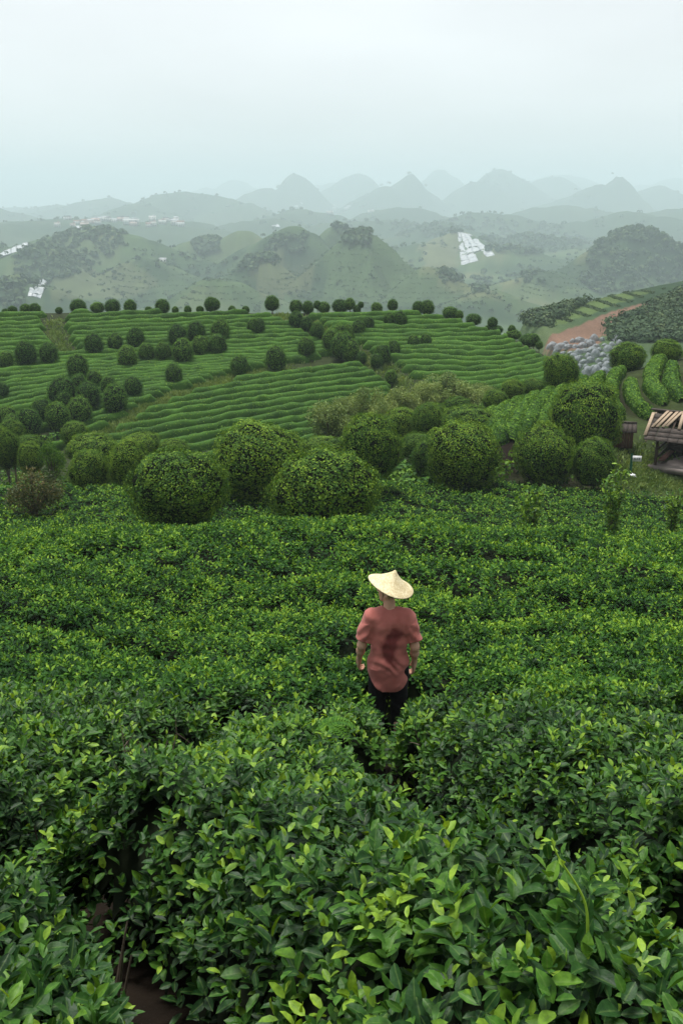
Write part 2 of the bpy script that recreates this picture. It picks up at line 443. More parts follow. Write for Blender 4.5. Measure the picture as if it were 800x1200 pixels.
# ---------------------------------------------------------------- ground mesh
def build_ground():
    a1 = np.radians(np.concatenate([np.arange(-75, -24, 2.5), np.arange(-24, 24, 0.17), np.arange(24, 76, 2.5)]))
    r = [3.0]
    while r[-1] < 12500:
        q = r[-1]
        r.append(q * (1.03 if q < 30 else 1.013 if q < 2200 else 1.02))
    r = np.array(r)
    AA, RR = np.meshgrid(a1, r)
    X, Y = RR * np.sin(AA), RR * np.cos(AA) - 12
    Z = H(X, Y)
    nr, na = X.shape
    V = np.stack([X, Y, Z], -1).reshape(-1, 3)
    i, j = np.meshgrid(np.arange(nr - 1), np.arange(na - 1), indexing='ij')
    Q = np.stack([i * na + j, i * na + j + 1, (i + 1) * na + j + 1, (i + 1) * na + j], -1).reshape(-1, 4)
    # land cover (the colour of what grows or lies there, with shade between rows painted in)
    x, y, z = V.T
    px, py, f = project(V)
    n1 = fbm(x / 9, y / 9, 40, 4); n2 = fbm(x / 95, y / 95, 44, 3); n3 = fbm(x / 48, y / 48, 48, 3)
    soil = np.array([0.060, 0.042, 0.028]); grass = np.array([0.10, 0.155, 0.045]); forest = np.array([0.026, 0.052, 0.024])
    field = np.array([0.060, 0.098, 0.040]); red = np.array([0.16, 0.092, 0.068]); ochre = np.array([0.125, 0.125, 0.062])
    col = np.zeros((len(V), 3))
    def mixin(c, w): col[:] = col * (1 - w[:, None]) + c * w[:, None]
    col[:] = soil * 0.22  # soil darkened below its own colour to imitate deep shade in the gaps
    hill = sstep(66, 74, y) * (x < 36)
    mixin(np.array([0.030, 0.042, 0.016]), 0.9 * hill)  # hill floor coloured dark to stand for shade between the tea rows
    mixin(grass * 0.45, sstep(-0.3, 0.3, n1) * (y > 43) * (1 - hill) * 0.8)
    mixin(grass * 0.6, (sstep(28, 34, x - 0.0 * y) * sstep(80, 88, y)) * 0.8)
    far = sstep(125, 150, np.hypot(x, y))
    patch = np.clip(np.floor((n2 + 0.6 * n3 + 0.9) * 5) / 9, 0, 1)
    farcol = forest + (field - forest) * sstep(0.25, 0.6, patch)[:, None]
    farcol = farcol + (ochre - farcol) * (sstep(0.62, 0.75, patch) * 0.6)[:, None]
    farcol = np.where((y > 1900)[:, None], forest * 0.7 + farcol * 0.3, farcol)
    col = col * (1 - far[:, None]) + farcol * far[:, None]
    def patchpoly(poly, c, lo, hi, w=1.0):
        m = inpoly(px + 4 * n1 * 4, py + 3 * n3, poly) & (y > lo) & (y < hi)
        col[m] = col[m] * (1 - w) + c * w
    patchpoly([(640, 412), (648, 392), (700, 372), (760, 352), (810, 340), (830, 350), (770, 366), (720, 385), (700, 408)], red, 130, 420, 0.9)
    patchpoly([(560, 372), (650, 350), (760, 340), (700, 366), (640, 384)], grass * 0.8, 130, 420, 0.8)
    patchpoly([(290, 300), (330, 285), (370, 300), (360, 345), (300, 350)], ochre * 0.9, 480, 1150, 0.45)
    patchpoly([(380, 270), (440, 272), (600, 345), (520, 360), (380, 350)], field, 480, 1150, 0.8)
    patchpoly([(60, 320), (140, 300), (190, 330), (150, 350), (60, 350)], ochre, 480, 1150, 0.35)
    patchpoly([(480, 300), (560, 335), (600, 350), (540, 352)], ochre * 1.05, 480, 1150, 0.5)
    patchpoly([(660, 260), (800, 255), (830, 330), (640, 340), (600, 320), (690, 300)], forest, 640, 1250, 0.85)
    patchpoly([(490, 280), (535, 268), (540, 312), (500, 318)], ochre, 950, 1950, 0.6)
    col *= (1 + 0.35 * n1)[:, None]
    me = mesh_np('ground', V, [Q], [], None, {'cover': np.clip(col, 0.005, 0.6)})
    m, t, b, out = mat_new('ground_cover')
    at = t.nodes.new('ShaderNodeAttribute'); at.attribute_name = 'cover'
    tc = t.nodes.new('ShaderNodeTexCoord')
    n = t.nodes.new('ShaderNodeTexNoise'); n.inputs['Scale'].default_value = 1.6; n.inputs['Detail'].default_value = 9; n.inputs['Roughness'].default_value = 0.7
    t.links.new(tc.outputs['Object'], n.inputs['Vector'])
    r2 = ramp(t, [(0.3, (0.55, 0.55, 0.55)), (0.7, (1.35, 1.35, 1.3))])
    t.links.new(n.outputs['Fac'], r2.inputs[0])
    mx = t.nodes.new('ShaderNodeMixRGB'); mx.blend_type = 'MULTIPLY'; mx.inputs[0].default_value = 1
    t.links.new(at.outputs['Color'], mx.inputs[1]); t.links.new(r2.outputs[0], mx.inputs[2])
    t.links.new(mx.outputs[0], b.inputs['Base Color'])
    b.inputs['Roughness'].default_value = 0.95; b.inputs['Specular IOR Level'].default_value = 0.1
    bp = t.nodes.new('ShaderNodeBump'); bp.inputs['Strength'].default_value = 0.5; bp.inputs['Distance'].default_value = 0.15
    t.links.new(n.outputs['Fac'], bp.inputs['Height']); t.links.new(bp.outputs[0], b.inputs['Normal'])
    me.materials.append(m)
    tag(new_obj('ground', me), kind='structure')
build_ground()
print('ground', round(time.time() - T0, 1))

# ---------------------------------------------------------------- leaves
# near leaf: eight vertices, folded along the midrib, oval, drooping tip
LT = np.array([[0, 0, 0], [.30, 0, -.01], [.66, 0, -.03], [1, 0, -.11], [.14, .27, .06], [.44, .47, .09], [.80, .33, .03], [.14, -.27, .06], [.44, -.47, .09], [.80, -.33, .03]])
LRIB = np.array([1, 1, 1, 1, 0, 0, 0, 0, 0, 0.])
LF3 = np.array([[2, 3, 6], [2, 9, 3]])
LF4 = np.array([[0, 1, 5, 4], [1, 2, 6, 5], [0, 7, 8, 1], [1, 8, 9, 2]])
# small leaf: four vertices, two triangles
ST = np.array([[0, 0, 0], [1, 0, -.1], [.48, .5, .1], [.48, -.5, .1]])
SF3 = np.array([[0, 1, 2], [0, 3, 1]])

def leaves_geometry(base, axis, nrm, L, W, tint, near=True):
    t = unit(axis)
    s = unit(np.cross(nrm, t)); n = np.cross(t, s)
    T = LT if near else ST
    k = len(T)
    V = base[:, None] + L[:, None, None] * (T[None, :, 0, None] * t[:, None] + T[None, :, 2, None] * n[:, None]) + (W[:, None, None] * T[None, :, 1, None]) * s[:, None]
    off = (np.arange(len(base)) * k)[:, None, None]
    if near: F = [(LF3[None] + off).reshape(-1, 3), (LF4[None] + off).reshape(-1, 4)]
    else: F = [(SF3[None] + off).reshape(-1, 3)]
    at = {'tint': np.repeat(tint, k)}
    if near: at['rib'] = np.tile(LRIB, len(base))
    return V.reshape(-1, 3), F, at

def shoots(p, n, K=6, Lmul=1.0, young=0.35, spread=1.0):
    """leafy shoots growing from points p along normals n; returns leaf arrays"""
    N = len(p)
    ax = unit(0.55 * n + np.array([0, 0, 0.75]) + rng.normal(0, 0.28, (N, 3)))
    ref = unit(np.cross(ax, rng.normal(0, 1, (N, 3)))); ref2 = np.cross(ax, ref)
    bs, xs, ns, Ls, Ws, ts = [], [], [], [], [], []
    isy = rng.random(N) < young
    sz = rng.uniform(0.75, 1.25, N) * Lmul
    ph = rng.uniform(0, 6.28, N)
    clump = 0.22 * noise2(p[:, 0] * 1.3, p[:, 1] * 1.3, 71) + 0.25 * noise2(p[:, 0] * 5, p[:, 1] * 5, 72)
    for k in range(K):
        q = k / max(K - 1, 1)
        an = ph + k * 2.4 + rng.normal(0, 0.3, N)
        th = R(34) + R(50) * q * spread + rng.normal(0, 0.20, N)
        rad = np.cos(an)[:, None] * ref + np.sin(an)[:, None] * ref2
        d = np.cos(th)[:, None] * ax + np.sin(th)[:, None] * rad
        up = np.sin(th)[:, None] * ax - np.cos(th)[:, None] * rad
        up = unit(up + np.array([0, 0, 0.45]) + rng.normal(0, 0.25, (N, 3)))
        b = p - ax * (0.018 * k * sz)[:, None] + rad * (0.004 * sz)[:, None]
        L = sz * (0.042 + 0.030 * min(q * 1.8, 1)) * rng.uniform(0.8, 1.2, N)
        tnt = 0.32 + 1.3 * clump + rng.normal(0, 0.14, N) + np.where(isy, 0.58 * (1 - q) ** 1.2, 0.08 * (1 - q))
        bs.append(b); xs.append(d); ns.append(up); Ls.append(L); Ws.append(L * rng.uniform(0.46, 0.60, N)); ts.append(np.clip(tnt, 0.02, 1))
    c = np.concatenate
    return c(bs), c(xs), c(ns), c(Ls), c(Ws), c(ts)

# ---------------------------------------------------------------- tea field rows (row coordinate y0)
def m_of(y0): return 0.80 - 0.42 * sstep(9, 36, y0)
def row_y(x, y0): return y0 - m_of(y0) * x
def row_coord(x, y):
    y0 = y + 0.6 * x
    for _ in range(6): y0 = y + m_of(y0) * x
    return y0
LINES = [8.25]
while LINES[-1] < 70:
    LINES.append(LINES[-1] + (1.55 if LINES[-1] > 19 else 1.75) * math.sqrt(1 + m_of(LINES[-1]) ** 2))
LINES = np.array(LINES)

def plan(px, py, zc):            # point on the canopy surface (ground + zc) behind a pixel
    p = hit(px, py, zc); return p[:2]
def polyplan(pp, zc=0.55): return np.array([plan(a, b, zc) for a, b in pp])
G_LEFT = polyplan([(-160, 1060), (-40, 1000), (60, 985), (150, 935), (240, 880), (340, 893), (450, 880)])
G_RIGHT = polyplan([(450, 880), (520, 955), (590, 1005), (680, 1060), (770, 1090), (900, 1130)])
G_CONN = np.array([G_RIGHT[0], [0.44, 7.75]])
G_FRONT = polyplan([(-60, 1015), (60, 1010), (130, 1050), (190, 1100), (235, 1190), (270, 1330)])
G_MIDL = polyplan([(-100, 800), (60, 830), (200, 850), (330, 880)])
def seg_dist(x, y, poly):
    d = np.full(np.shape(x), 1e9)
    for (ax, ay), (bx, by) in zip(poly[:-1], poly[1:]):
        vx, vy = bx - ax, by - ay
        t = np.clip(((x - ax) * vx + (y - ay) * vy) / (vx * vx + vy * vy), 0, 1)
        d = np.minimum(d, np.hypot(x - ax - t * vx, y - ay - t * vy))
    return d
def poly_y(poly, x): 
    o = np.argsort(poly[:, 0]); return np.interp(x, poly[o, 0], poly[o, 1])
PERSON = np.array([0.42, 8.05])
G23 = np.concatenate([G_LEFT, G_RIGHT[1:]])
print('gaps', G23.round(2).tolist(), G_FRONT.round(2).tolist())

HMAX = 0.86
def canopy(x, y):
    """height of the tea canopy above the ground, 0 in the gaps between rows"""
    y0 = row_coord(x, y)
    k = np.clip(np.searchsorted(LINES, y0) - 1, 0, len(LINES) - 2)
    lo, hi = LINES[k], LINES[k + 1]
    m = m_of(y0)
    sq = np.sqrt(1 + m * m)
    d = np.minimum(y0 - lo, hi - y0) / sq
    fieldm = y0 >= LINES[0]
    nz = 0.16 * noise2(x * 0.9, y * 0.9, 61) + 0.20 * noise2(x * 2.4, y * 2.4, 62) + 0.10 * noise2(x * 5.5, y * 5.5, 63)
    wob = 0.08 * noise2(x * 2, y * 2, 66)
    def prof(d, w, r): 
        t = np.clip((d - w + wob) / r, 0, 1)
        return np.sqrt(np.clip(1 - (1 - t) ** 2, 0, 1))
    def low(d, s, w, r): return 1 - s * (1 - prof(d, w, r))
    g1w = 0.10 + 0.10 * sstep(2.5, 0, np.abs(x - 0.6))
    first = np.abs(y0 - LINES[0]) / sq
    dep = 0.42 + 0.25 * noise2(x * 0.35, y0 * 2.0, 65) + 0.12 * sstep(20, 26, y0)
    h_f = low(d, dep, 0.03, 0.32)
    h = np.where(fieldm, h_f, 1.0)
    h = np.minimum(h, low(first, 0.9, g1w, 0.36))
    nearm = y0 < LINES[0] + 0.3
    if np.any(nearm):
        hn = np.minimum(low(seg_dist(x, y, G_LEFT), 1.0, 0.12, 0.42), low(seg_dist(x, y, G_RIGHT), 1.0, 0.17, 0.42))
        hn = np.minimum(hn, low(seg_dist(x, y, G_FRONT), 1.0, 0.13, 0.42))
        hn = np.minimum(hn, low(seg_dist(x, y, G_CONN), 0.5, 0.04, 0.40))
        hn = np.minimum(hn, low(seg_dist(x, y, G_MIDL), 0.35, 0.02, 0.35))
        h = np.where(nearm, np.minimum(h, hn), h)
    h = np.minimum(h, low(np.hypot(x - PERSON[0], y - PERSON[1]), 1.0, 0.40, 0.30))
    h = np.minimum(h, low(np.hypot(x - 0.0, y + 0.15) , 1.0, 0.75, 0.4))
    h = np.clip(h * HMAX + nz * np.clip(h * 1.5, 0, 1), 0, 2)
    return h * (1 - sstep(-0.6, 0.0, y - np.interp(x, [-22, -8, 0, 8, 13, 17, 22], [43, 44, 45, 47.5, 48, 45.5, 43])))
def region(x, y):
    """which hedge a point belongs to: 0 front, 1 left middle, 2 right middle, 3 front left corner, 10+k field rows"""
    y0 = row_coord(x, y)
    k = np.clip(np.searchsorted(LINES, y0) - 1, 0, len(LINES) - 2)
    gl = poly_y(G23, x)
    xc = np.interp(y, np.sort(G_CONN[:, 1]), G_CONN[np.argsort(G_CONN[:, 1]), 0])
    r = np.where(y > gl, np.where(x < xc, 1, 2), 0)
    fo = np.argsort(G_FRONT[:, 0])
    r = np.where((r == 0) & (x < G_FRONT[-1, 0]) & (y < np.interp(x, G_FRONT[fo, 0], G_FRONT[fo, 1])), 3, r)
    return np.where(y0 >= LINES[0], 10 + k, r)
def normal_at(x, y, e=0.05):
    f = lambda a, b: H(a, b) + canopy(a, b)
    gx_, gy_ = (f(x + e, y) - f(x - e, y)) / (2 * e), (f(x, y + e) - f(x, y - e)) / (2 * e)
    g = np.hypot(gx_, gy_); sc = np.where(g > 4, 4 / (g + 1e-9), 1)
    n = np.stack([-gx_ * sc, -gy_ * sc, np.ones_like(x)], -1)
    return unit(n), np.minimum(g, 4)

def in_view(x, y, z, mx=110, top=-200, bot=160):
    px, py, f = project(np.stack([x, y, z], -1))
    return (px > -mx) & (px < 800 + mx) & (py > top) & (py < 1200 + bot) & (f > 0.3)

def scatter(ylo, yhi, dens):
    """random points on the canopy surface between two distances, denser on its flanks"""
    hw = 0.40 * yhi + 1.8
    N = int(2 * hw * (yhi - ylo) * dens * 4.1)
    x = rng.uniform(-hw, hw, N); y = rng.uniform(ylo, yhi, N)
    keep = np.abs(x) < 0.40 * y + 1.8
    x, y = x[keep], y[keep]
    h = canopy(x, y)
    z = H(x, y) + h
    keep = in_view(x, y, z, np.clip(1500 / y, 110, 700), -200, np.clip(900 / y, 160, 500)) & (h > 0.10)
    x, y, h, z = x[keep], y[keep], h[keep], z[keep]
    n, g = normal_at(x, y)
    thin = 0.30 + 0.70 * sstep(-0.26, -0.05, 0.6 * noise2(x * 1.7, y * 1.7, 67) + 0.6 * noise2(x * 4.5, y * 4.5, 68))
    keep = rng.random(len(x)) < np.clip(np.sqrt(1 + g * g) / 4.1, 0, 1) * thin * np.where(in_view(x, y, z, 60, -200, 60), 1.0, 0.5)
    return x[keep], y[keep], z[keep], n[keep], h[keep]

def core_grid(xs, ys, sel, drop):
    X, Y = np.meshgrid(xs, ys)
    h = canopy(X, Y); reg = region(X, Y)
    Z = H(X, Y) + np.maximum(h - drop, 0.02)
    return X, Y, Z, h, reg

parts = []
for ylo, yhi, dens, K, Lm, dp in ((0.7, 5.0, 430, 6, 0.84, 0.17), (5.0, 9.5, 300, 6, 0.95, 0.16), (9.5, 14.0, 210, 6, 1.0, 0.12), (14.0, 20.5, 130, 5, 1.22, 0.12), (20.5, 30.0, 50, 4, 1.9, 0.14), (30.0, 50.0, 34, 4, 2.3, 0.16)):
    x, y, z, n, h = scatter(ylo, yhi, dens)
    p = np.stack([x, y, z], -1) - n * (rng.random(len(x)) ** 1.6 * dp)[:, None]
    parts.append(shoots(p, n, K=K, Lmul=Lm, young=0.36 if ylo < 9 else 0.55))
lf = [np.concatenate([a[i] for a in parts]) for i in range(6)]
leaf_reg = region(lf[0][:, 0], lf[0][:, 1])
leaf_lod = lf[0][:, 1] > 7.0
print('near leaves', len(leaf_reg), round(time.time() - T0, 1))

HEDGE_LABEL = {
    0: 'broad tea hedge of large glossy leaves with a bare yellow stalk',
    1: 'dense tea hedge with brown twigs and fern left of the path behind the person',
    2: 'dense tea hedge right of the narrow path behind the person in the red shirt',
    3: 'dark low tea bush across the deep shadowed gap from the broad glossy hedge',
}
# a finer leaf for the ones that are objects of their own
def leaf_variant(idx, tint, curl, fold):
    st = np.linspace(0, 1, 6)
    wd = np.array([0.04, 0.36, 0.49, 0.46, 0.29, 0.0])
    V, rib, F = [], [], []
    for s_, w in zip(st, wd):
        zc = -curl * s_ ** 2
        for q in (-1, -0.5, 0, 0.5, 1):
            V.append((s_, q * w * 0.98, zc + fold * abs(q) * w + 0.012 * math.sin(s_ * 22) * abs(q)))
            rib.append(1.0 if q == 0 else 0.35 if abs(q) == 0.5 else 0.0)
    for i in range(5):
        for j in range(4):
            a = i * 5 + j
            F.append((a, a + 5, a + 6, a + 1))
    return mesh_np('tea_leaf_%d' % idx, V, [np.array(F)], [M_TEA], None, {'tint': np.full(30, tint), 'rib': rib})
LEAFMESH = [[leaf_variant(i * 3 + c, 0.08 + 0.105 * i, cu, fo) for c, (cu, fo) in enumerate(((0.10, 0.22), (0.22, 0.15), (0.02, 0.32)))] for i in range(9)]

from mathutils import Matrix
def leaf_objects(parent, b, t, nr, L, W, tint):
    t = unit(t); s = unit(np.cross(nr, t)); nn = np.cross(t, s)
    off = np.array(parent.location)
    for i in range(len(b)):
        me = LEAFMESH[int(np.clip((tint[i] - 0.03) / 0.105, 0, 8))][i % 3]
        o = bpy.data.objects.new('leaf', me)
        C.objects.link(o)
        o.parent = parent
        l, w = L[i], W[i]
        o.matrix_local = Matrix(((t[i, 0] * l, s[i, 0] * w, nn[i, 0] * l, b[i, 0] - off[0]), (t[i, 1] * l, s[i, 1] * w, nn[i, 1] * l, b[i, 1] - off[1]), (t[i, 2] * l, s[i, 2] * w, nn[i, 2] * l, b[i, 2] - off[2]), (0, 0, 0, 1)))

def twig_mesh(n, pts_xy, seed):
    """woody stems: each leaves the ground and forks upward"""
    r = np.random.default_rng(seed)
    mb = MB()
    for (sx, sy) in pts_xy[:n]:
        g = float(H(sx, sy)); top = float(canopy(np.array([sx]), np.array([sy]))[0])
        if top < 0.62: continue
        for b in range(4):
            a = r.uniform(0, 6.28); sp = r.uniform(0.1, 0.35)
            e = np.array([sx + sp * math.cos(a), sy + sp * math.sin(a), g + top * r.uniform(0.6, 0.85)])
            p0 = np.array([sx, sy, g - 0.03]); mid = (p0 + e) / 2 + np.array([0.10 * math.cos(a + .6), 0.10 * math.sin(a + .6), -0.05])
            tt = np.linspace(0, 1, 6)[:, None]
            c = (1 - tt) ** 2 * p0 + 2 * tt * (1 - tt) * mid + tt ** 2 * e
            mb.tube(c, np.linspace(0.011, 0.003, 6), 5)
    return mb

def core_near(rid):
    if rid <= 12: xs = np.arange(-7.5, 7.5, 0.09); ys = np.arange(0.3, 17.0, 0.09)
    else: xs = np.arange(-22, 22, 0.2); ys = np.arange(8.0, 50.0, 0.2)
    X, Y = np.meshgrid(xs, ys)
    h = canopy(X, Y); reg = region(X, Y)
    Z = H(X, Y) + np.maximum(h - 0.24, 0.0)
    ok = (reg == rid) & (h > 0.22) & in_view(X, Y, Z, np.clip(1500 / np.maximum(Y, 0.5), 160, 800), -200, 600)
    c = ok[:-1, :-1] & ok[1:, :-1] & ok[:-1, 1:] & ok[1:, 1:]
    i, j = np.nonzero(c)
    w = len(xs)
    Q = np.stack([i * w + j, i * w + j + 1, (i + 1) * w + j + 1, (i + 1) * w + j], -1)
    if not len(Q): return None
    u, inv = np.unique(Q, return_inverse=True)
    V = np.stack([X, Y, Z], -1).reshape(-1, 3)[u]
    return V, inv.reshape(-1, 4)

def sub_leaves(mask): return [a[mask] for a in lf]
b_all = lf[0]
ppx, ppy, pf = project(b_all)
show = lf[3] / pf * FPX
infr = (ppx > -5) & (ppx < 805) & (ppy > 560) & (ppy < 1205)
for rid in np.unique(leaf_reg):
    m = leaf_reg == rid
    if m.sum() < 60: continue
    y_mid = float(np.median(b_all[m, 1])); x_mid = float(np.median(b_all[m, 0]))
    root = empty('tea_hedge', (x_mid, y_mid, float(H(x_mid, y_mid))))
    near = rid < 10
    ids = np.nonzero(m)[0]
    chosen = np.zeros(len(m), bool)
    if rid <= 11:
        # the leaves that show largest and lie open at the top of the canopy
        hh = b_all[ids, 2] - H(b_all[ids, 0], b_all[ids, 1]) - canopy(b_all[ids, 0], b_all[ids, 1])
        sc = show[ids] + 60 * np.clip(hh, -0.1, 0.06) + 3 * lf[5][ids] - 1e3 * (~infr[ids]) + rng.uniform(0, 8, len(ids))
        pick = ids[np.argsort(-sc)[:300]]
        chosen[pick] = True
        leaf_objects(root, *[a[pick] for a in lf])
    off = np.array(root.location)
    for lod in (0, 1):
        mm = m & ~chosen & (leaf_lod == bool(lod))
        if mm.sum() < 10: continue
        bb, tt, nn_, LL, WW, ti = sub_leaves(mm)
        V, F, at = leaves_geometry(bb, tt, nn_, LL, WW, ti, near=not lod)
        tag(new_obj('foliage', mesh_np('foliage', V - off, F, [M_TEA if not lod else M_TEA_FAR], None, at), root), kind='stuff')
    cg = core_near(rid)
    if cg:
        new_obj('shade_sheet', mesh_np('shade_sheet', cg[0] - off, [cg[1]], [M_INNER]), root)  # added dark sheet under the leaves, painted shade that keeps gaps dark
    idx = rng.permutation(ids)[:60 if rid <= 11 else 0]
    tm = twig_mesh(16, b_all[idx, :2], int(rid) + 1)
    if tm.V:
        tm.V = [v - off for v in tm.V]
        tag(tm.build('stems', M_TWIG, root), kind='stuff')
    lab = HEDGE_LABEL.get(int(rid))
    if lab: tag(root, lab, 'tea hedge')
    else:
        q = int(rid) - 10
        names = ['tea hedge row directly in front of the person in the straw hat', 'second tea hedge row downhill from the person in the straw hat', 'third tea hedge row downhill from the person in the straw hat', 'fourth tea hedge row downhill from the person', 'fifth tea hedge row downhill from the person', 'sixth tea hedge row downhill from the person', 'seventh tea hedge row downhill from the person']
        if q < len(names): tag(root, names[q], 'tea hedge')
        else: tag(root, 'tea hedge row on the near slope leading down to the round trees', 'tea hedge', 'tea hedge rows of the near slope')
print('near hedges', round(time.time() - T0, 1))

# ---------------------------------------------------------------- clipped rows on the terraced hill and the knoll
def hedge_ribbon(xy, width, height, leaf, dens, tint0=0.5, wall=0.72):
    """one clipped row along a ground line: rounded bumpy body with leaf tufts standing out of it"""
    xy = np.asarray(xy, float)
    seg = np.r_[0, np.cumsum(np.hypot(*np.diff(xy, axis=0).T))]
    n = max(int(seg[-1] / 0.45), 3)
    s = np.linspace(0, seg[-1], n)
    c = np.c_[np.interp(s, seg, xy[:, 0]), np.interp(s, seg, xy[:, 1])]
    t = unit(np.gradient(c, axis=0)); sd = np.c_[t[:, 1], -t[:, 0]]
    an = np.linspace(0, math.pi, 8)
    off = np.sign(np.cos(an)) * np.abs(np.cos(an)) ** wall; zz = np.sin(an) ** 0.75
    wv = width / 2 * (1 + 0.30 * noise2(c[:, 0] * 0.8, c[:, 1] * 0.8, 81)) * np.minimum(1, np.minimum(s, seg[-1] - s) / 0.5 + 0.35)
    hv = height * (1 + 0.30 * noise2(c[:, 0] * 1.1, c[:, 1] * 1.1, 82)) * np.minimum(1, np.minimum(s, seg[-1] - s) / 0.5 + 0.35)
    pos = c[:, None] + (wv[:, None] * off[None])[..., None] * sd[:, None]
    g = H(pos[..., 0], pos[..., 1])
    V = np.stack([pos[..., 0], pos[..., 1], g - 0.05 + hv[:, None] * zz[None]], -1)
    V = V + 0.09 * np.stack([noise2(V[..., 0] * 3, V[..., 1] * 3 + V[..., 2] * 3, 83 + k) for k in range(3)], -1)
    k = len(an)
    i, j = np.meshgrid(np.arange(n - 1), np.arange(k - 1), indexing='ij')
    Q = np.stack([i * k + j, (i + 1) * k + j, (i + 1) * k + j + 1, i * k + j + 1], -1).reshape(-1, 4)
    tn = np.clip(tint0 - 0.35 + 0.3 * noise2(V[..., 0].ravel() * 2, V[..., 1].ravel() * 2, 85), 0, 1)  # body tinted darker than its tufts, painting in shaded flanks
    m = int(seg[-1] * dens)
    ii = rng.integers(0, n - 1, m); jj = rng.integers(0, k - 1, m); a, b_ = rng.random(m)[:, None], rng.random(m)[:, None]
    base = (V[ii, jj] * (1 - a) + V[ii + 1, jj] * a) * (1 - b_) + (V[ii, jj + 1] * (1 - a) + V[ii + 1, jj + 1] * a) * b_
    nr = unit(np.cross(V[ii, jj + 1] - V[ii, jj], V[ii + 1, jj] - V[ii, jj]) + 1e-6)
    nr = np.where(nr[:, 2:3] < 0, -nr, nr)
    ax = unit(unit(np.cross(nr, rng.normal(0, 1, (m, 3)))) + nr * 0.35)
    L = leaf * rng.uniform(0.6, 1.3, m)
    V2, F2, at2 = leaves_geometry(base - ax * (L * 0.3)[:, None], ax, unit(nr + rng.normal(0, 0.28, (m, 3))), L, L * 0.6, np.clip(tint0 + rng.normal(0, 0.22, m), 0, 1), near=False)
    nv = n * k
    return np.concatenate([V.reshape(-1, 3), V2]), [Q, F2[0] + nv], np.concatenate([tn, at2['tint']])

def hedge_object(xy, width, height, leaf, dens, label, group, tint0=0.5):
    V, F, tn = hedge_ribbon(xy, width, height, leaf, dens, tint0)
    mid = np.array([xy[len(xy) // 2][0], xy[len(xy) // 2][1], 0.0]); mid[2] = float(H(mid[0], mid[1]))
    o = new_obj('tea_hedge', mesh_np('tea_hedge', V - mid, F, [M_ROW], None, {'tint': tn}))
    o.location = mid
    return tag(o, label, 'tea hedge', group)

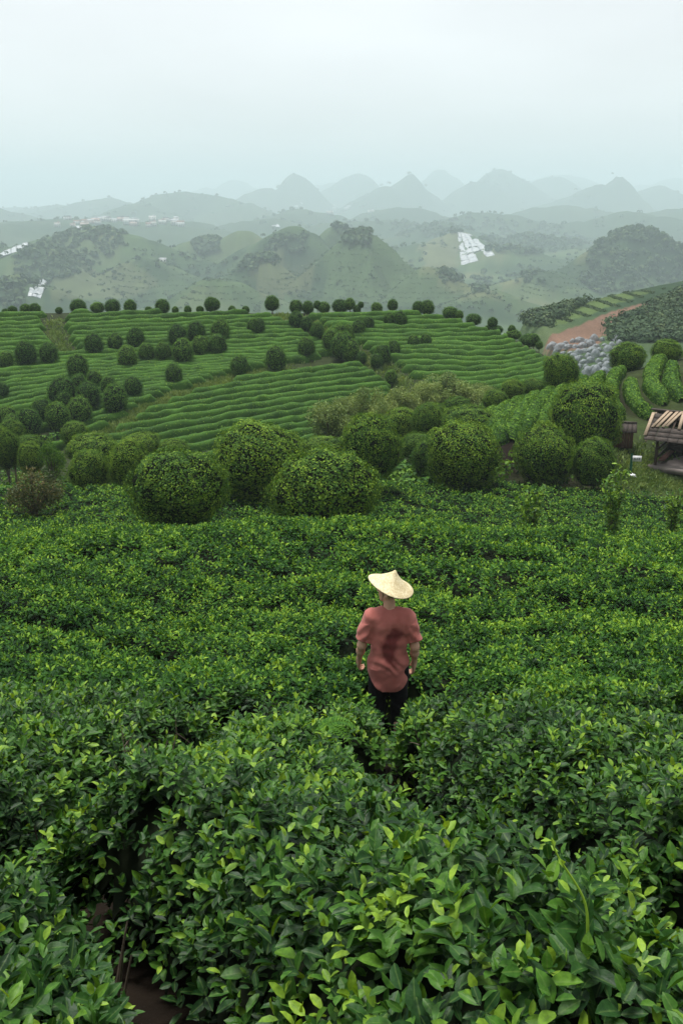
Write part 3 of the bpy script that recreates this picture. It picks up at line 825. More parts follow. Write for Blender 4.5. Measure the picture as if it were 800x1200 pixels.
def hits(pp, **k): return np.array([hit(a, b, **k) for a, b in pp])
PATH1 = hits([(112, 520), (145, 497), (170, 482), (200, 468), (240, 456), (280, 444), (330, 434), (390, 425), (450, 428)])[:, :2]
PATH2 = hits([(332, 371), (347, 378), (372, 391), (400, 407), (430, 424), (458, 441), (478, 456)])[:, :2]
PATH3 = hits([(62, 376), (66, 390), (72, 405), (80, 420)])[:, :2]
def hill_rows():
    xs = np.arange(-62, 36, 0.6)
    ys = np.arange(73, 121, 0.4)
    XX, YY = np.meshgrid(xs, ys, indexing='ij')
    HH = H(XX, YY)
    def lev(x, y, b):
        if b == 'l': t = (-0.03 - 0.10 * (1 - sstep(88, 102, YY))) * (XX + 35)
        elif b == 'm': t = -0.085 * XX
        else: t = -0.02 * XX
        return HH + t + 0.15 * noise2(XX * 0.09, YY * 0.09, 91)
    y1 = lambda x: np.interp(x, PATH1[:, 0], PATH1[:, 1] + 0.0)
    o2 = np.argsort(PATH2[:, 1])
    x2 = lambda y: np.interp(y, PATH2[o2, 1], PATH2[o2, 0])
    o3 = np.argsort(PATH3[:, 1])
    count = 0
    for b, lab, grp in (('l', 'clipped tea hedge row on the upper terraced hillside above the pale grass strip', 'tea rows of the upper terraced hillside'),
                        ('m', 'clipped tea hedge row on the lower terraced hillside below the pale grass strip', 'tea rows of the lower terraced hillside'),
                        ('r', 'clipped tea hedge row beyond the diagonal line of round trees on the terraced hillside', 'tea rows beyond the diagonal tree line')):
        LV = lev(XX, YY, b)
        jmin = HH[:, :60].argmin(1)
        crest = np.array([jmin[i] + HH[i, jmin[i]:].argmax() for i in range(len(xs))])
        for i in range(len(xs)): LV[i, :jmin[i]] = LV[i, jmin[i]]
        LVm = np.maximum.accumulate(LV, axis=1)
        lo, hi = LVm.min() + 0.2, LVm.max()
        for z in np.arange(lo, hi, 0.30):
            yrow = np.full(len(xs), np.nan)
            for i in range(len(xs)):
                if LVm[i, 0] < z < LVm[i, crest[i]]:
                    jj = int(np.searchsorted(LVm[i, :crest[i] + 1], z)); yrow[i] = ys[min(jj, len(ys) - 1)]
                    a0, a1 = LVm[i, jj - 1], LVm[i, jj]
                    if a1 > a0: yrow[i] = ys[jj - 1] + (z - a0) / (a1 - a0) * 0.4
            ok = ~np.isnan(yrow)
            ok[1:] &= ~(np.abs(np.diff(yrow, prepend=np.nan)[1:]) > 1.6)
            yv = np.nan_to_num(yrow, nan=0.0)
            d1 = yv - y1(xs); X2 = x2(yv)
            if b == 'l': ok &= ((d1 > 1.0) | (xs < PATH1[0, 0] - 1)) & (xs < X2 - 1.2) & ~((np.abs(xs - np.interp(yv, PATH3[o3, 1], PATH3[o3, 0])) < 0.8) & (yv > PATH3[:, 1].min()))
            if b == 'm': ok &= (d1 < -1.0) & (xs > PATH1[0, 0]) & (xs < X2 - 1.2)
            if b == 'r': ok &= (xs > X2 + 1.3)
            ok &= ~(noise2(xs * 0.12, yv * 0.3, 95) > 0.44)
            # runs
            i = 0
            while i < len(xs):
                if not ok[i]: i += 1; continue
                j = i
                while j + 1 < len(xs) and ok[j + 1]: j += 1
                if j - i >= 4:
                    c = np.c_[xs[i:j + 1], yv[i:j + 1]]
                    ker = np.ones(5) / 5
                    if len(c) > 8: c[2:-2, 1] = np.convolve(c[:, 1], ker, 'valid')
                    cz = H(c[:, 0], c[:, 1])
                    px, py, _ = project(np.c_[c, cz])
                    if (px.max() > -60) and (px.min() < 860) and py.min() < 545:
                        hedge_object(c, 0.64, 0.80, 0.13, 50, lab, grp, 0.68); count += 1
                i = j + 1
    print('hill rows', count)
hill_rows()

KN = [[(803, 404), (796, 416), (786, 435), (785, 457), (797, 474)], [(782, 418), (772, 428), (763, 442), (762, 459), (777, 477)], [(757, 424), (746, 432), (737, 455), (741, 474), (760, 494)],
      [(733, 431), (724, 440), (716, 455), (713, 474), (722, 492)], [(712, 438), (702, 447), (692, 462), (686, 480)], [(694, 443), (682, 453), (670, 470), (662, 490)], [(676, 449), (662, 460), (650, 476), (640, 496), (636, 510)],
      [(658, 454), (645, 466), (630, 482), (620, 500), (616, 514)], [(640, 459), (626, 471), (612, 487), (602, 505), (598, 520)], [(622, 465), (608, 477), (595, 492), (586, 508), (583, 524)], [(604, 472), (592, 482), (580, 496), (570, 512)], [(586, 479), (574, 489), (562, 503)],
      [(830, 398), (822, 412), (812, 432), (810, 455), (818, 474)], [(568, 487), (556, 497), (545, 510)]]
for pp in KN:
    c = hits(pp, zoff=0.0, ymin=50)[:, :2]
    c = c[np.hypot(c[:, 0], c[:, 1]) < 90]
    if len(c) < 2: continue
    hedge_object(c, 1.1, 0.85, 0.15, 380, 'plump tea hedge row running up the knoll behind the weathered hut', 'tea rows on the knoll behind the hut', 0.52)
print('ribbons', round(time.time() - T0, 1))

# ---------------------------------------------------------------- trees
def crown_dome(seed, nleaf, leaf, lump=0.10, mat=None, flat=0.0):
    """dense clipped crown, unit radius, from z = 0 to 1"""
    r = np.random.default_rng(seed)
    def surf(d):
        rad = 1 + lump * 1.5 * noise3(d * 2.3 + seed, seed) + lump * 0.9 * noise3(d * 5.5 - seed, seed + 3) + lump * 0.5 * noise3(d * 12, seed + 6)
        q = d * rad[..., None]
        return q
    d = unit(r.normal(0, 1, (nleaf, 3)))
    d = d[d[:, 2] > -0.85]
    q = surf(d) * (1 - 0.13 * r.random(len(d)) ** 2)[:, None]
    ax = unit(unit(np.cross(d, r.normal(0, 1, d.shape))) + d * 0.35)
    L = leaf * r.uniform(0.6, 1.35, len(d))
    tn = np.clip(0.54 + 0.30 * noise3(d * 4 + seed, seed + 20) + r.normal(0, 0.2, len(d)), 0, 1)
    V, F, at = leaves_geometry(q, ax, unit(d + r.normal(0, 0.30, d.shape)), L, L * 0.62, tn, near=False)
    # added near-black shell, its colour imitating shade inside the crown
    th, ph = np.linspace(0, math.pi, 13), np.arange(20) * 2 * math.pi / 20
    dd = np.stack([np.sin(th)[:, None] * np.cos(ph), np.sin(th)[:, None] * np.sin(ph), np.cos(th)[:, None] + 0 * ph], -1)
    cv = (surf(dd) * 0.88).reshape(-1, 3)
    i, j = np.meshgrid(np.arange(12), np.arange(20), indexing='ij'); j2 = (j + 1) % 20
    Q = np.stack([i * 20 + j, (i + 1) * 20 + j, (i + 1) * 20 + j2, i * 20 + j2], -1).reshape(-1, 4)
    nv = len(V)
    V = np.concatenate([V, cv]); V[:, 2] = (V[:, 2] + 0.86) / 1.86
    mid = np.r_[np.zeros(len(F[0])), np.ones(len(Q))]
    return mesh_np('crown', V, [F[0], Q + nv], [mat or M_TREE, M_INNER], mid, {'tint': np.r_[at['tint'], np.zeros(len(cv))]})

def crown_loose(seed, nleaf, leaf, mat, nlobe=16, rl=(0.25, 0.45)):
    """open crown of many leafy lobes with gaps"""
    r = np.random.default_rng(seed)
    cen = unit(r.normal(0, 1, (nlobe, 3))) * r.uniform(0.35, 0.75, nlobe)[:, None]
    rad = r.uniform(*rl, nlobe)
    li = r.integers(0, nlobe, nleaf)
    d = unit(r.normal(0, 1, (nleaf, 3)))
    q = cen[li] + d * (rad[li] * (1 - 0.5 * r.random(nleaf) ** 2) * (1 + 0.3 * noise3(d * 4, seed)))[:, None]
    ax = unit(d * 0.6 + r.normal(0, 0.6, d.shape) + [0, 0, 0.1])
    L = leaf * r.uniform(0.6, 1.35, nleaf)
    lt = r.normal(0, 0.12, nlobe)
    V, F, at = leaves_geometry(q, ax, unit(d + r.normal(0, 0.5, d.shape)), L, L * 0.55, np.clip(0.5 + lt[li] + r.normal(0, 0.2, nleaf), 0, 1), near=False)
    mb = MB(); mb.add(V, F, at['tint'])
    nl = len(F[0])
    for c in cen:
        tt = np.linspace(0, 1, 5)[:, None]
        p0 = np.array([0, 0, -0.9]); mid = np.array([c[0] * 0.25, c[1] * 0.25, (c[2] - 0.9) * 0.4])
        mb.tube((1 - tt) ** 2 * p0 + 2 * tt * (1 - tt) * mid + tt ** 2 * c, np.linspace(0.035, 0.012, 5), 4)
    Vv = np.concatenate(mb.V); Vv[:, 2] = (Vv[:, 2] + 0.9) / 1.85
    nf = sum(len(f) for f in mb.F)
    return mesh_np('crown', Vv, mb.F, [mat, M_BARK], np.r_[np.zeros(nl), np.ones(nf - nl)], {'tint': np.concatenate(mb.A)})

def trunk_mesh(seed):
    """unit trunk: height 1, forks into limbs at the top"""
    r = np.random.default_rng(seed)
    mb = MB()
    tt = np.linspace(0, 1, 6)
    mb.tube(np.c_[0.05 * np.sin(tt * 3 + seed), 0.05 * np.cos(tt * 2.3 + seed) - 0.05, tt * 0.6], np.linspace(0.11, 0.07, 6), 8)
    for k in range(5):
        a = k * 1.257 + r.uniform(-.3, .3)
        e = np.array([0.42 * math.cos(a), 0.42 * math.sin(a), r.uniform(0.85, 1.0)])
        p0 = np.array([0.02, 0, 0.42])
        q = np.linspace(0, 1, 5)[:, None]
        mb.tube((1 - q) ** 2 * p0 + 2 * q * (1 - q) * np.array([e[0] * 0.4, e[1] * 0.4, 0.7]) + q ** 2 * e, np.linspace(0.05, 0.02, 5), 5)
    return mb.mesh('trunk', [M_BARK])
TRUNKS = [trunk_mesh(k) for k in range(4)]
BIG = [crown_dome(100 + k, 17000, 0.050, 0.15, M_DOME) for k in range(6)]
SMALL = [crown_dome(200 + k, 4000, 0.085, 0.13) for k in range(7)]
LOOSE = [crown_loose(300 + k, 8000, 0.070, M_PALE, 22, (0.22, 0.40)) for k in range(3)]
LOOSEG = [crown_loose(320 + k, 6500, 0.075, M_TREE) for k in range(2)]
REDDISH = [crown_loose(340, 5000, 0.075, M_RED)]
tree_n = 0
def tree(px, cy, w, h, Y, meshes, label, group=None, name='round_tree', base=None):
    """crown centre pixel, crown size in pixels, forward distance of its stem"""
    global tree_n
    c = P(px, cy, Y)
    d = math.sqrt(c[1] ** 2 + c[2] ** 2) * 1.0
    f = c[1] * math.cos(PITCH) - c[2] * math.sin(PITCH)
    W, Hh = w * f / FPX, h * f / FPX / 0.97
    g = float(H(c[0], c[1]))
    zb = max(c[2] - Hh / 2, g + 0.03 * Hh)
    zt = max(c[2] + Hh / 2, zb + 0.6 * Hh)
    o = empty(name, (c[0], c[1], g), random.uniform(0, 6.28))
    me = meshes[tree_n % len(meshes)]
    cr = new_obj('crown', me, o)
    cr.location = (0, 0, zb - g); cr.scale = (W / 2 * random.uniform(0.95, 1.03), W / 2, zt - zb)
    tr = new_obj('trunk', TRUNKS[tree_n % 4], o)
    tr.location = (0, 0, -0.05)
    th = zb - g + (zt - zb) * 0.45
    tr.scale = (W * 0.42, W * 0.42, th)
    tag(o, label, 'tree', group)
    tree_n += 1
    return o

# trees on the terraced hill: zoom coordinates (crop at 2.667x) -> photo
A3 = [(18, 245, 50), (80, 222, 70), (152, 224, 62), (293, 193, 60), (360, 187, 50), (424, 175, 60), (398, 234, 62), (458, 221, 54), (510, 218, 54), (555, 168, 62), (614, 155, 60), (687, 150, 62), (571, 215, 68), (627, 200, 56), (679, 196, 60), (748, 262, 55), (543, 288, 58), (243, 263, 70), (415, 328, 60), (360, 363, 80), (340, 325, 55), (296, 303, 50), (246, 318, 55), (277, 355, 75), (193, 343, 85), (200, 370, 60), (250, 400, 75), (181, 420, 80), (130, 400, 65), (90, 438, 80), (42, 455, 70), (22, 420, 60), (5, 340, 50), (234, 480, 80), (790, 137, 40)]
A4 = [(138, 138, 48), (290, 203, 55), (195, 238, 68), (82, 260, 56)]
A4d = [(258, 118, 48), (292, 133, 42), (325, 153, 48), (370, 180, 62), (405, 198, 75), (428, 214, 60), (395, 160, 50), (420, 155, 40), (463, 238, 36), (510, 247, 42), (528, 225, 55), (555, 297, 40)]
A4r = [(453, 145, 46), (483, 130, 40), (549, 117, 38), (584, 115, 44), (562, 207, 46), (625, 188, 40), (663, 183, 38)]
S3 = [(40, 92, 32), (80, 87, 36), (110, 86, 38), (185, 92, 25), (245, 82, 55), (305, 86, 45), (352, 80, 50), (407, 77, 42), (508, 77, 46), (548, 88, 22), (587, 87, 25), (625, 88, 25), (659, 70, 44), (465, 90, 25), (725, 88, 25), (768, 88, 25), (18, 96, 24)]
S4 = [(5, 70, 34), (183, 66, 46), (258, 79, 44), (295, 80, 40), (325, 72, 25), (345, 82, 40), (395, 80, 50), (426, 69, 36), (448, 85, 25), (460, 72, 20), (510, 83, 36), (560, 72, 34), (640, 80, 40), (668, 80, 45), (735, 100, 42), (768, 103, 28)]
S5 = [(75, 22, 46), (145, 45, 50), (205, 47, 32), (195, 75, 30), (217, 90, 40), (268, 127, 52), (318, 165, 66), (335, 100, 35), (265, 68, 25), (350, 118, 25)]
def hill_tree(px, cy, w, label, group, sky=False):
    h = w * (0.98 if sky else 1.10)
    b = hit(px, cy + h * 0.64, 0.0, 60)
    Y = b[1]
    if sky or Y > 122:
        xx = (px - 400) / FPX
        ys_ = np.arange(100, 122, 0.5)
        hh = H(xx * ys_ / math.cos(PITCH) * 1.0, ys_)
        Y = float(ys_[int(np.argmin(np.abs(ys_ - 114)))]) if px < 480 else float(np.interp(px, [480, 520, 560, 600, 645], [114, 113, 110.5, 108, 103]))
    tree(px, cy, w, h, Y, SMALL, label, group)
L1 = 'round clipped tree in the long cluster near the crest of the terraced hill'
L2 = 'round clipped tree in the dense cluster low on the terraced hill'
L3 = 'round clipped tree beside the rough grass track down the terraced hill'
L4 = 'lone round tree standing free between tea rows of the terraced hill'
for (a, b_, w) in A3:
    if (a, b_) in ((748, 262), (543, 288), (790, 137)): lab, grp = L4, 'lone trees among the hillside tea rows'
    elif a < 160 and b_ < 345: lab, grp = L3, 'trees beside the rough grass track'
    elif b_ < 240: lab, grp = L1, 'tree cluster near the hill crest'
    else: lab, grp = L2, 'tree cluster low on the hill'
    hill_tree(a / 2.667, 330 + b_ / 2.667, w / 2.667, lab, grp)
for (a, b_, w) in A4: hill_tree(250 + a / 2.667, 330 + b_ / 2.667, w / 2.667, L4, 'lone trees among the hillside tea rows')
for (a, b_, w) in A4d: hill_tree(250 + a / 2.667, 330 + b_ / 2.667, w / 2.667, 'round tree in the diagonal line that divides the terraced hillside', 'trees of the diagonal dividing line')
for (a, b_, w) in A4r: hill_tree(250 + a / 2.667, 330 + b_ / 2.667, w / 2.667, 'round tree among the tea rows beyond the diagonal tree line', 'round trees beyond the diagonal tree line')
for (a, b_, w) in S3: hill_tree(a / 2.667, 330 + b_ / 2.667, w / 2.667, 'small round tree standing on the crest of the terraced hill', 'trees on the terraced hill crest', True)
for (a, b_, w) in S4: hill_tree(250 + a / 2.667, 330 + b_ / 2.667, w / 2.667, 'small round tree standing on the crest of the terraced hill', 'trees on the terraced hill crest', True)
for (a, b_, w) in S5: hill_tree(500 + a / 2.667, 360 + b_ / 2.667, w / 2.667, 'small round tree on the falling right shoulder of the terraced hill', 'trees on the right shoulder of the terraced hill', True)
# larger trees in the hollow
tree(381, 574, 124, 94, 34, BIG, 'widest dome shaped green tree standing right behind the near tea field')
tree(208, 571, 114, 86, 33, BIG, 'low dome shaped tree with bright top left of the widest dome tree')
tree(302, 537, 108, 82, 41, BIG, 'broad lopsided dome tree behind the gap between the two lowest dome trees')
tree(434, 524, 72, 74, 43, BIG, 'tall rounded tree with a brown branch right behind the widest dome tree')
tree(543, 531, 86, 74, 46, BIG, 'round dark green tree at the field edge below the pale loose trees')
tree(508, 541, 50, 60, 49, BIG, 'narrow tree half hidden behind a round dark green tree')
tree(547, 497, 68, 42, 57, BIG, 'low green tree behind the round dark green field edge tree')
tree(686, 489, 84, 84, 53, BIG, 'largest dark domed tree on the knoll beside the small shed')
tree(639, 531, 70, 64, 48.5, BIG, 'rounded tree in front of and left of the largest dark domed tree')
tree(696, 541, 50, 54, 48, BIG, 'smaller rounded tree in front of and right of the largest dark domed tree')
tree(657, 434, 41, 40, 66, BIG, 'dark ball shaped tree on the knoll skyline beside the covered rows')
tree(735, 418, 42, 32, 72, BIG, 'dark squat tree on the knoll skyline in front of the covered rows')
tree(781, 411, 36, 26, 74, BIG, 'small dark bush on the knoll skyline above the plump tea rows')
tree(105, 552, 50, 50, 46, BIG, 'round tree left of the low dome tree with bright top')
tree(150, 543, 50, 54, 45, BIG, 'dark round tree behind the low dome tree with bright top')
tree(109, 527, 62, 36, 54, BIG, 'bright topped round tree behind a pair of round trees in the hollow')
tree(62, 541, 40, 48, 50, LOOSEG, 'upright leafy tree behind the reddish brown shrub', None, 'leafy_tree')
tree(38, 576, 76, 58, 36, REDDISH, 'loose shrub with reddish brown shoots at the left edge of the hollow', None, 'shrub')
for px, cy, w, h, Y in ((36, 535, 30, 36, 55), (33, 523, 36, 26, 60), (7, 525, 32, 46, 56), (203, 526, 36, 22, 60), (165, 520, 46, 26, 60), (14, 506, 30, 28, 66), (88, 508, 32, 28, 68), (345, 528, 40, 26, 56)):
    tree(px, cy, w, h, Y, BIG, 'rounded tree in the hollow at the foot of the terraced hill', 'trees at the foot of the terraced hill')
for px, cy, w, h, Y in ((377, 522, 56, 20, 50), (507, 489, 36, 32, 62), (471, 499, 46, 44, 60), (501, 492, 40, 38, 58), (536, 477, 36, 24, 63), (580, 468, 30, 22, 66), (625, 453, 30, 18, 72), (600, 456, 28, 22, 70), (490, 522, 44, 30, 55)):
    tree(px, cy, w, h, Y, BIG, 'dark green tree in the thicket between the terraced hill and the knoll', 'dark trees of the thicket in the hollow')
for px, cy, w, h, Y in ((387, 494, 58, 44, 60), (430, 477, 48, 42, 66), (471, 470, 46, 36, 68), (498, 466, 40, 34, 70), (520, 456, 62, 32, 72), (548, 462, 46, 26, 73), (405, 480, 36, 30, 70), (450, 488, 40, 34, 64), (565, 458, 36, 20, 78)):
    tree(px, cy, w * 1.2, h * 1.15, Y, LOOSE, 'pale loose tree of the thicket at the foot of the terraced hill', 'pale loose trees of the thicket', 'leafy_tree')
print('trees', tree_n, round(time.time() - T0, 1))

# ---------------------------------------------------------------- far hills: woods, crop rows, houses, sheeting
def far_scatter(poly, ylo, yhi, n):
    if ylo > 300: ylo, yhi = ylo * DS, yhi * DS
    out = []
    poly = np.array(poly, float)
    tot = 0
    for _ in range(12):
        N = n * 6
        px = rng.uniform(poly[:, 0].min(), poly[:, 0].max(), N)
        y = ylo * (yhi / ylo) ** rng.random(N)
        x = (px - 400) / FPX * y / math.cos(PITCH) * 1.02
        z = H(x, y)
        qx, qy, _ = project(np.stack([x, y, z], -1))
        m = inpoly(qx, qy, poly)
        out.append(np.stack([x, y, z], -1)[m]); tot += m.sum()
        if tot >= n: break
    return np.concatenate(out)[:n]

def clump_mass(pts, size, nq=22, flat=0.8, lf=1.0):
    """leafy clumps: each a cloud of leaf faces round a tree's centre"""
    N = len(pts)
    d = unit(rng.normal(0, 1, (N, nq, 3))); d[..., 2] = np.abs(d[..., 2]) * 1.1 - 0.15
    rad = size[:, None] * rng.uniform(0.55, 1.0, (N, nq))
    c = pts[:, None] + np.stack([d[..., 0] * rad, d[..., 1] * rad, d[..., 2] * rad * flat + size[:, None] * 0.25], -1)
    c = c.reshape(-1, 3); dd = d.reshape(-1, 3)
    L = np.repeat(size, nq) * rng.uniform(0.55, 1.0, N * nq) * lf
    ax = unit(np.cross(dd, rng.normal(0, 1, dd.shape)))
    tn = np.clip(np.repeat(rng.normal(0.45, 0.18, N), nq) + rng.normal(0, 0.13, N * nq), 0, 1)
    return leaves_geometry(c - ax * (L * 0.5)[:, None], ax, dd, L, L * 0.9, tn, near=False)

def wood(name, label, polys, ylo, yhi, n, smin, smax, mat=None, nq=20, lf=0.9):
    pts = np.concatenate([far_scatter(p, ylo, yhi, int(n * f)) for p, f in polys])
    V, F, at = clump_mass(pts, rng.uniform(smin, smax, len(pts)) * (DS if ylo > 300 else 1), nq, 0.8, lf)
    o = new_obj(name, mesh_np(name, V, F, [mat or M_WOOD], None, {'tint': at['tint']}))
    return tag(o, label, 'woodland', None, 'stuff')
wood('woodland', 'dense dark green woods covering the steep domed hill at the right', [([(688, 302), (702, 282), (716, 262), (760, 262), (805, 284), (840, 330), (700, 345), (655, 322)], 1.0)], 430, 760, 1600, 1.6, 3.6, None, 27, 0.7)
wood('woodland', 'hazy green woods on the broad rounded hill at the left', [([(20, 300), (80, 268), (135, 268), (175, 290), (120, 305), (70, 330), (20, 335)], 0.6), ([(0, 330), (60, 320), (60, 360), (0, 362)], 0.15), ([(225, 285), (262, 272), (270, 290), (235, 300)], 0.25)], 350, 800, 1100, 1.8, 3.6)
wood('woodland', 'patches of trees on the terraced hills across the valley', [([(320, 278), (360, 276), (362, 300), (330, 302), (285, 322), (280, 312)], 0.45), ([(384, 256), (432, 266), (430, 288), (405, 284)], 0.25), ([(505, 318), (540, 318), (540, 336), (505, 332)], 0.1), ([(540, 322), (640, 300), (650, 330), (560, 345)], 0.2)], 350, 720, 700, 1.6, 3.2)
wood('woodland', 'hazy tree belts in the valley beyond the hill with the white sheeting', [([(450, 262), (520, 255), (660, 262), (700, 285), (620, 300), (575, 300), (560, 270), (470, 285)], 1.0)], 650, 1500, 900, 2.5, 5.0)
wood('woodland', 'trees and scrub on the slope beside the red earth strip', [([(735, 372), (810, 335), (830, 400), (770, 402), (690, 400), (700, 385)], 0.75), ([(560, 378), (640, 352), (690, 352), (640, 385)], 0.25)], 140, 420, 800, 0.9, 2.2, None, 46, 0.44)
def far_trees():
    # woods on the hazy ranges: only where noise says forest
    N = 9000
    y = 1100 * (6700 / 1100) ** rng.random(N); x = rng.uniform(-0.42, 0.42, N) * y
    m = fbm(x / 300, y / 300, 44, 3) < 0.12
    x, y = x[m][:2600], y[m][:2600]
    pts = np.stack([x, y, H(x, y)], -1)
    V, F, at = clump_mass(pts, rng.uniform(2.2, 4.0, len(pts)) * (0.6 + y / 1800), 14)
    tag(new_obj('woodland', mesh_np('woodland', V, F, [M_WOOD], None, {'tint': at['tint']})), 'faint far off woods on the hazy mountain ranges', 'woodland', None, 'stuff')
far_trees()
def hill_scrub():
    N = 16000
    y = 640 * (1900 / 640) ** rng.random(N); x = rng.uniform(-0.42, 0.42, N) * y
    m = (fbm(x / 95, y / 95, 44, 3) + 0.7 * fbm(x / 30, y / 30, 49, 2)) < -0.02
    x, y = x[m][:3600], y[m][:3600]
    pts = np.stack([x, y, H(x, y)], -1)
    V, F, at = clump_mass(pts, rng.uniform(1.4, 3.4, len(pts)), 14, 0.8, 0.8)
    tag(new_obj('woodland', mesh_np('woodland', V, F, [M_WOOD], None, {'tint': at['tint']})), 'scattered hazy trees and scrub on the hills across the valley', 'woodland', None, 'stuff')
hill_scrub()
def undergrowth():
    N = 5200
    y = rng.uniform(46, 82, N); x = rng.uniform(-0.40, 0.24, N) * y
    z = H(x, y); px, py, _ = project(np.stack([x, y, z], -1))
    m = (px > -60) & (px < 720 - 140 * (y > 56)) & (fbm(x / 5, y / 5, 77, 2) > -0.12) & ~((px > 560) & (y > 52) & (y < 68))
    pts = np.stack([x, y, z], -1)[m][:1200]
    V, F, at = clump_mass(pts, rng.uniform(0.35, 0.85, len(pts)), 36, 0.8, 0.36)
    tag(new_obj('undergrowth', mesh_np('undergrowth', V, F, [M_TREE], None, {'tint': at['tint']})), 'low shrubs filling the hollow between the rounded trees', 'undergrowth', None, 'stuff')
undergrowth()
def crop_rows(label, poly, ylo, yhi, n, dz, size, tilt=0.0):
    p_ = far_scatter(poly, ylo, yhi, n)
    if ylo > 300: dz *= DS; size *= DS
    q = ((p_[:, 2] + tilt * p_[:, 0]) / dz) % 1.0
    p_ = p_[q < 0.28]
    V, F, at = clump_mass(p_, np.full(len(p_), size) * rng.uniform(0.7, 1.2, len(p_)), 4, 0.7)
    tag(new_obj('crop_rows', mesh_np('crop_rows', V, F, [M_WOOD], None, {'tint': np.clip(at['tint'] + 0.1, 0, 1)})), label, 'crop rows', None, 'stuff')
crop_rows('faint planted rows following the contours of the hill across the valley', [(380, 276), (440, 276), (560, 330), (600, 350), (520, 362), (290, 362), (300, 330), (370, 300)], 380, 640, 24000, 1.9, 0.55)
crop_rows('faint planted rows on the hazy hillside left of centre', [(130, 320), (230, 290), (310, 300), (290, 355), (140, 355)], 380, 740, 12000, 2.2, 0.6, 0.05)
crop_rows('rows of low shrubs on the pale slope above the red earth', [(560, 372), (650, 350), (780, 338), (720, 362), (640, 386)], 150, 420, 6000, 0.9, 0.40, 0.12)
crop_rows('rows of low shrubs on the slope below the domed wooded hill', [(590, 318), (690, 296), (700, 340), (600, 352)], 380, 640, 3000, 2.0, 0.8, 0.1)

M_HWALL = [noise_material('house_wall_%d' % i, c, tuple(q * 1.15 for q in c), 0.6, 0.9) for i, c in enumerate(((0.62, 0.62, 0.60), (0.50, 0.47, 0.44), (0.55, 0.42, 0.38)))]
M_HROOF = [noise_material('house_roof_%d' % i, c, tuple(q * 1.2 for q in c), 0.8, 0.9) for i, c in enumerate(((0.10, 0.10, 0.11), (0.24, 0.13, 0.10), (0.45, 0.46, 0.48)))]
M_WIN = noise_material('window_glass', (0.02, 0.025, 0.03), (0.04, 0.05, 0.06), 1.0, 0.2, spec=0.6)
def village_house(px, py, w, hgt, dep, rz, wi, ri, flat, label, group, ylo=900):
    p_ = hit(px, py, 0, ylo * DS)
    o = empty('village_house', (p_[0], p_[1], p_[2] - 0.3), rz)
    mb = MB(); mb.box((0, 0, hgt / 2), (w, dep, hgt)); mb.build('wall', M_HWALL[wi], o, False)
    mb = MB()
    if flat:
        mb.box((0, 0, hgt + 0.25), (w + 0.6, dep + 0.6, 0.5)); mb.box((w * 0.2, 0, hgt + 1.5), (w * 0.35, dep * 0.5, 2.0))
    else:
        a, b_, r_ = w / 2 + 0.5, dep / 2 + 0.6, hgt + dep * 0.28
        V = [(-a, -b_, hgt), (a, -b_, hgt), (a, b_, hgt), (-a, b_, hgt), (-a, 0, r_), (a, 0, r_)]
        mb.add(V, [[[0, 1, 5, 4], [2, 3, 4, 5], [3, 2, 1, 0]], [[0, 4, 3], [1, 2, 5]]])
    mb.build('roof', M_HROOF[ri], o, False)
    nf, nw = max(1, int(hgt / 3.2)), max(2, int(w / 3.5))
    mb = MB(); mb.box((0, 0, 0), (1.5, 0.12, 1.5)); me = mb.mesh('window', [M_WIN], False)
    for f in range(nf):
        for k in range(nw):
            wv = new_obj('window', me, o); wv.location = (-w / 2 + (k + 0.5) * w / nw, -dep / 2 - 0.03, 1.8 + f * 3.2)
    return tag(o, label, 'house', group)
hr = random.Random(5)
for k in range(26):
    px = hr.uniform(60, 215); py = 262 + hr.uniform(-4, 5) + (px - 140) * 0.01
    village_house(px, py, hr.uniform(9, 16), hr.choice([6.5, 9.5, 9.5]), hr.uniform(8, 11), hr.uniform(-0.6, 0.6), hr.choice([0, 0, 1, 2]), hr.choice([0, 1, 2]), hr.random() < 0.5, 'small pale house in the hazy village behind the left hills', 'houses of the hazy village')
village_house(154, 263, 34, 12, 12, 0.1, 0, 2, True, 'long white block at the right end of the hazy village', None)
village_house(179, 261, 14, 15, 12, 0.0, 0, 2, True, 'bright white tower like house right of the hazy village', None)
for k in range(10):
    village_house(hr.uniform(330, 440), hr.uniform(238, 252), 18, 10, 12, hr.uniform(-0.5, 0.5), 0, 2, True, 'tiny white house at the foot of the hazy mountains', 'houses below the hazy mountains', 1200)
village_house(191, 307, 7, 3.5, 5, 0.3, 0, 2, False, 'small white hut on the track between the hazy left hills', None, 350)

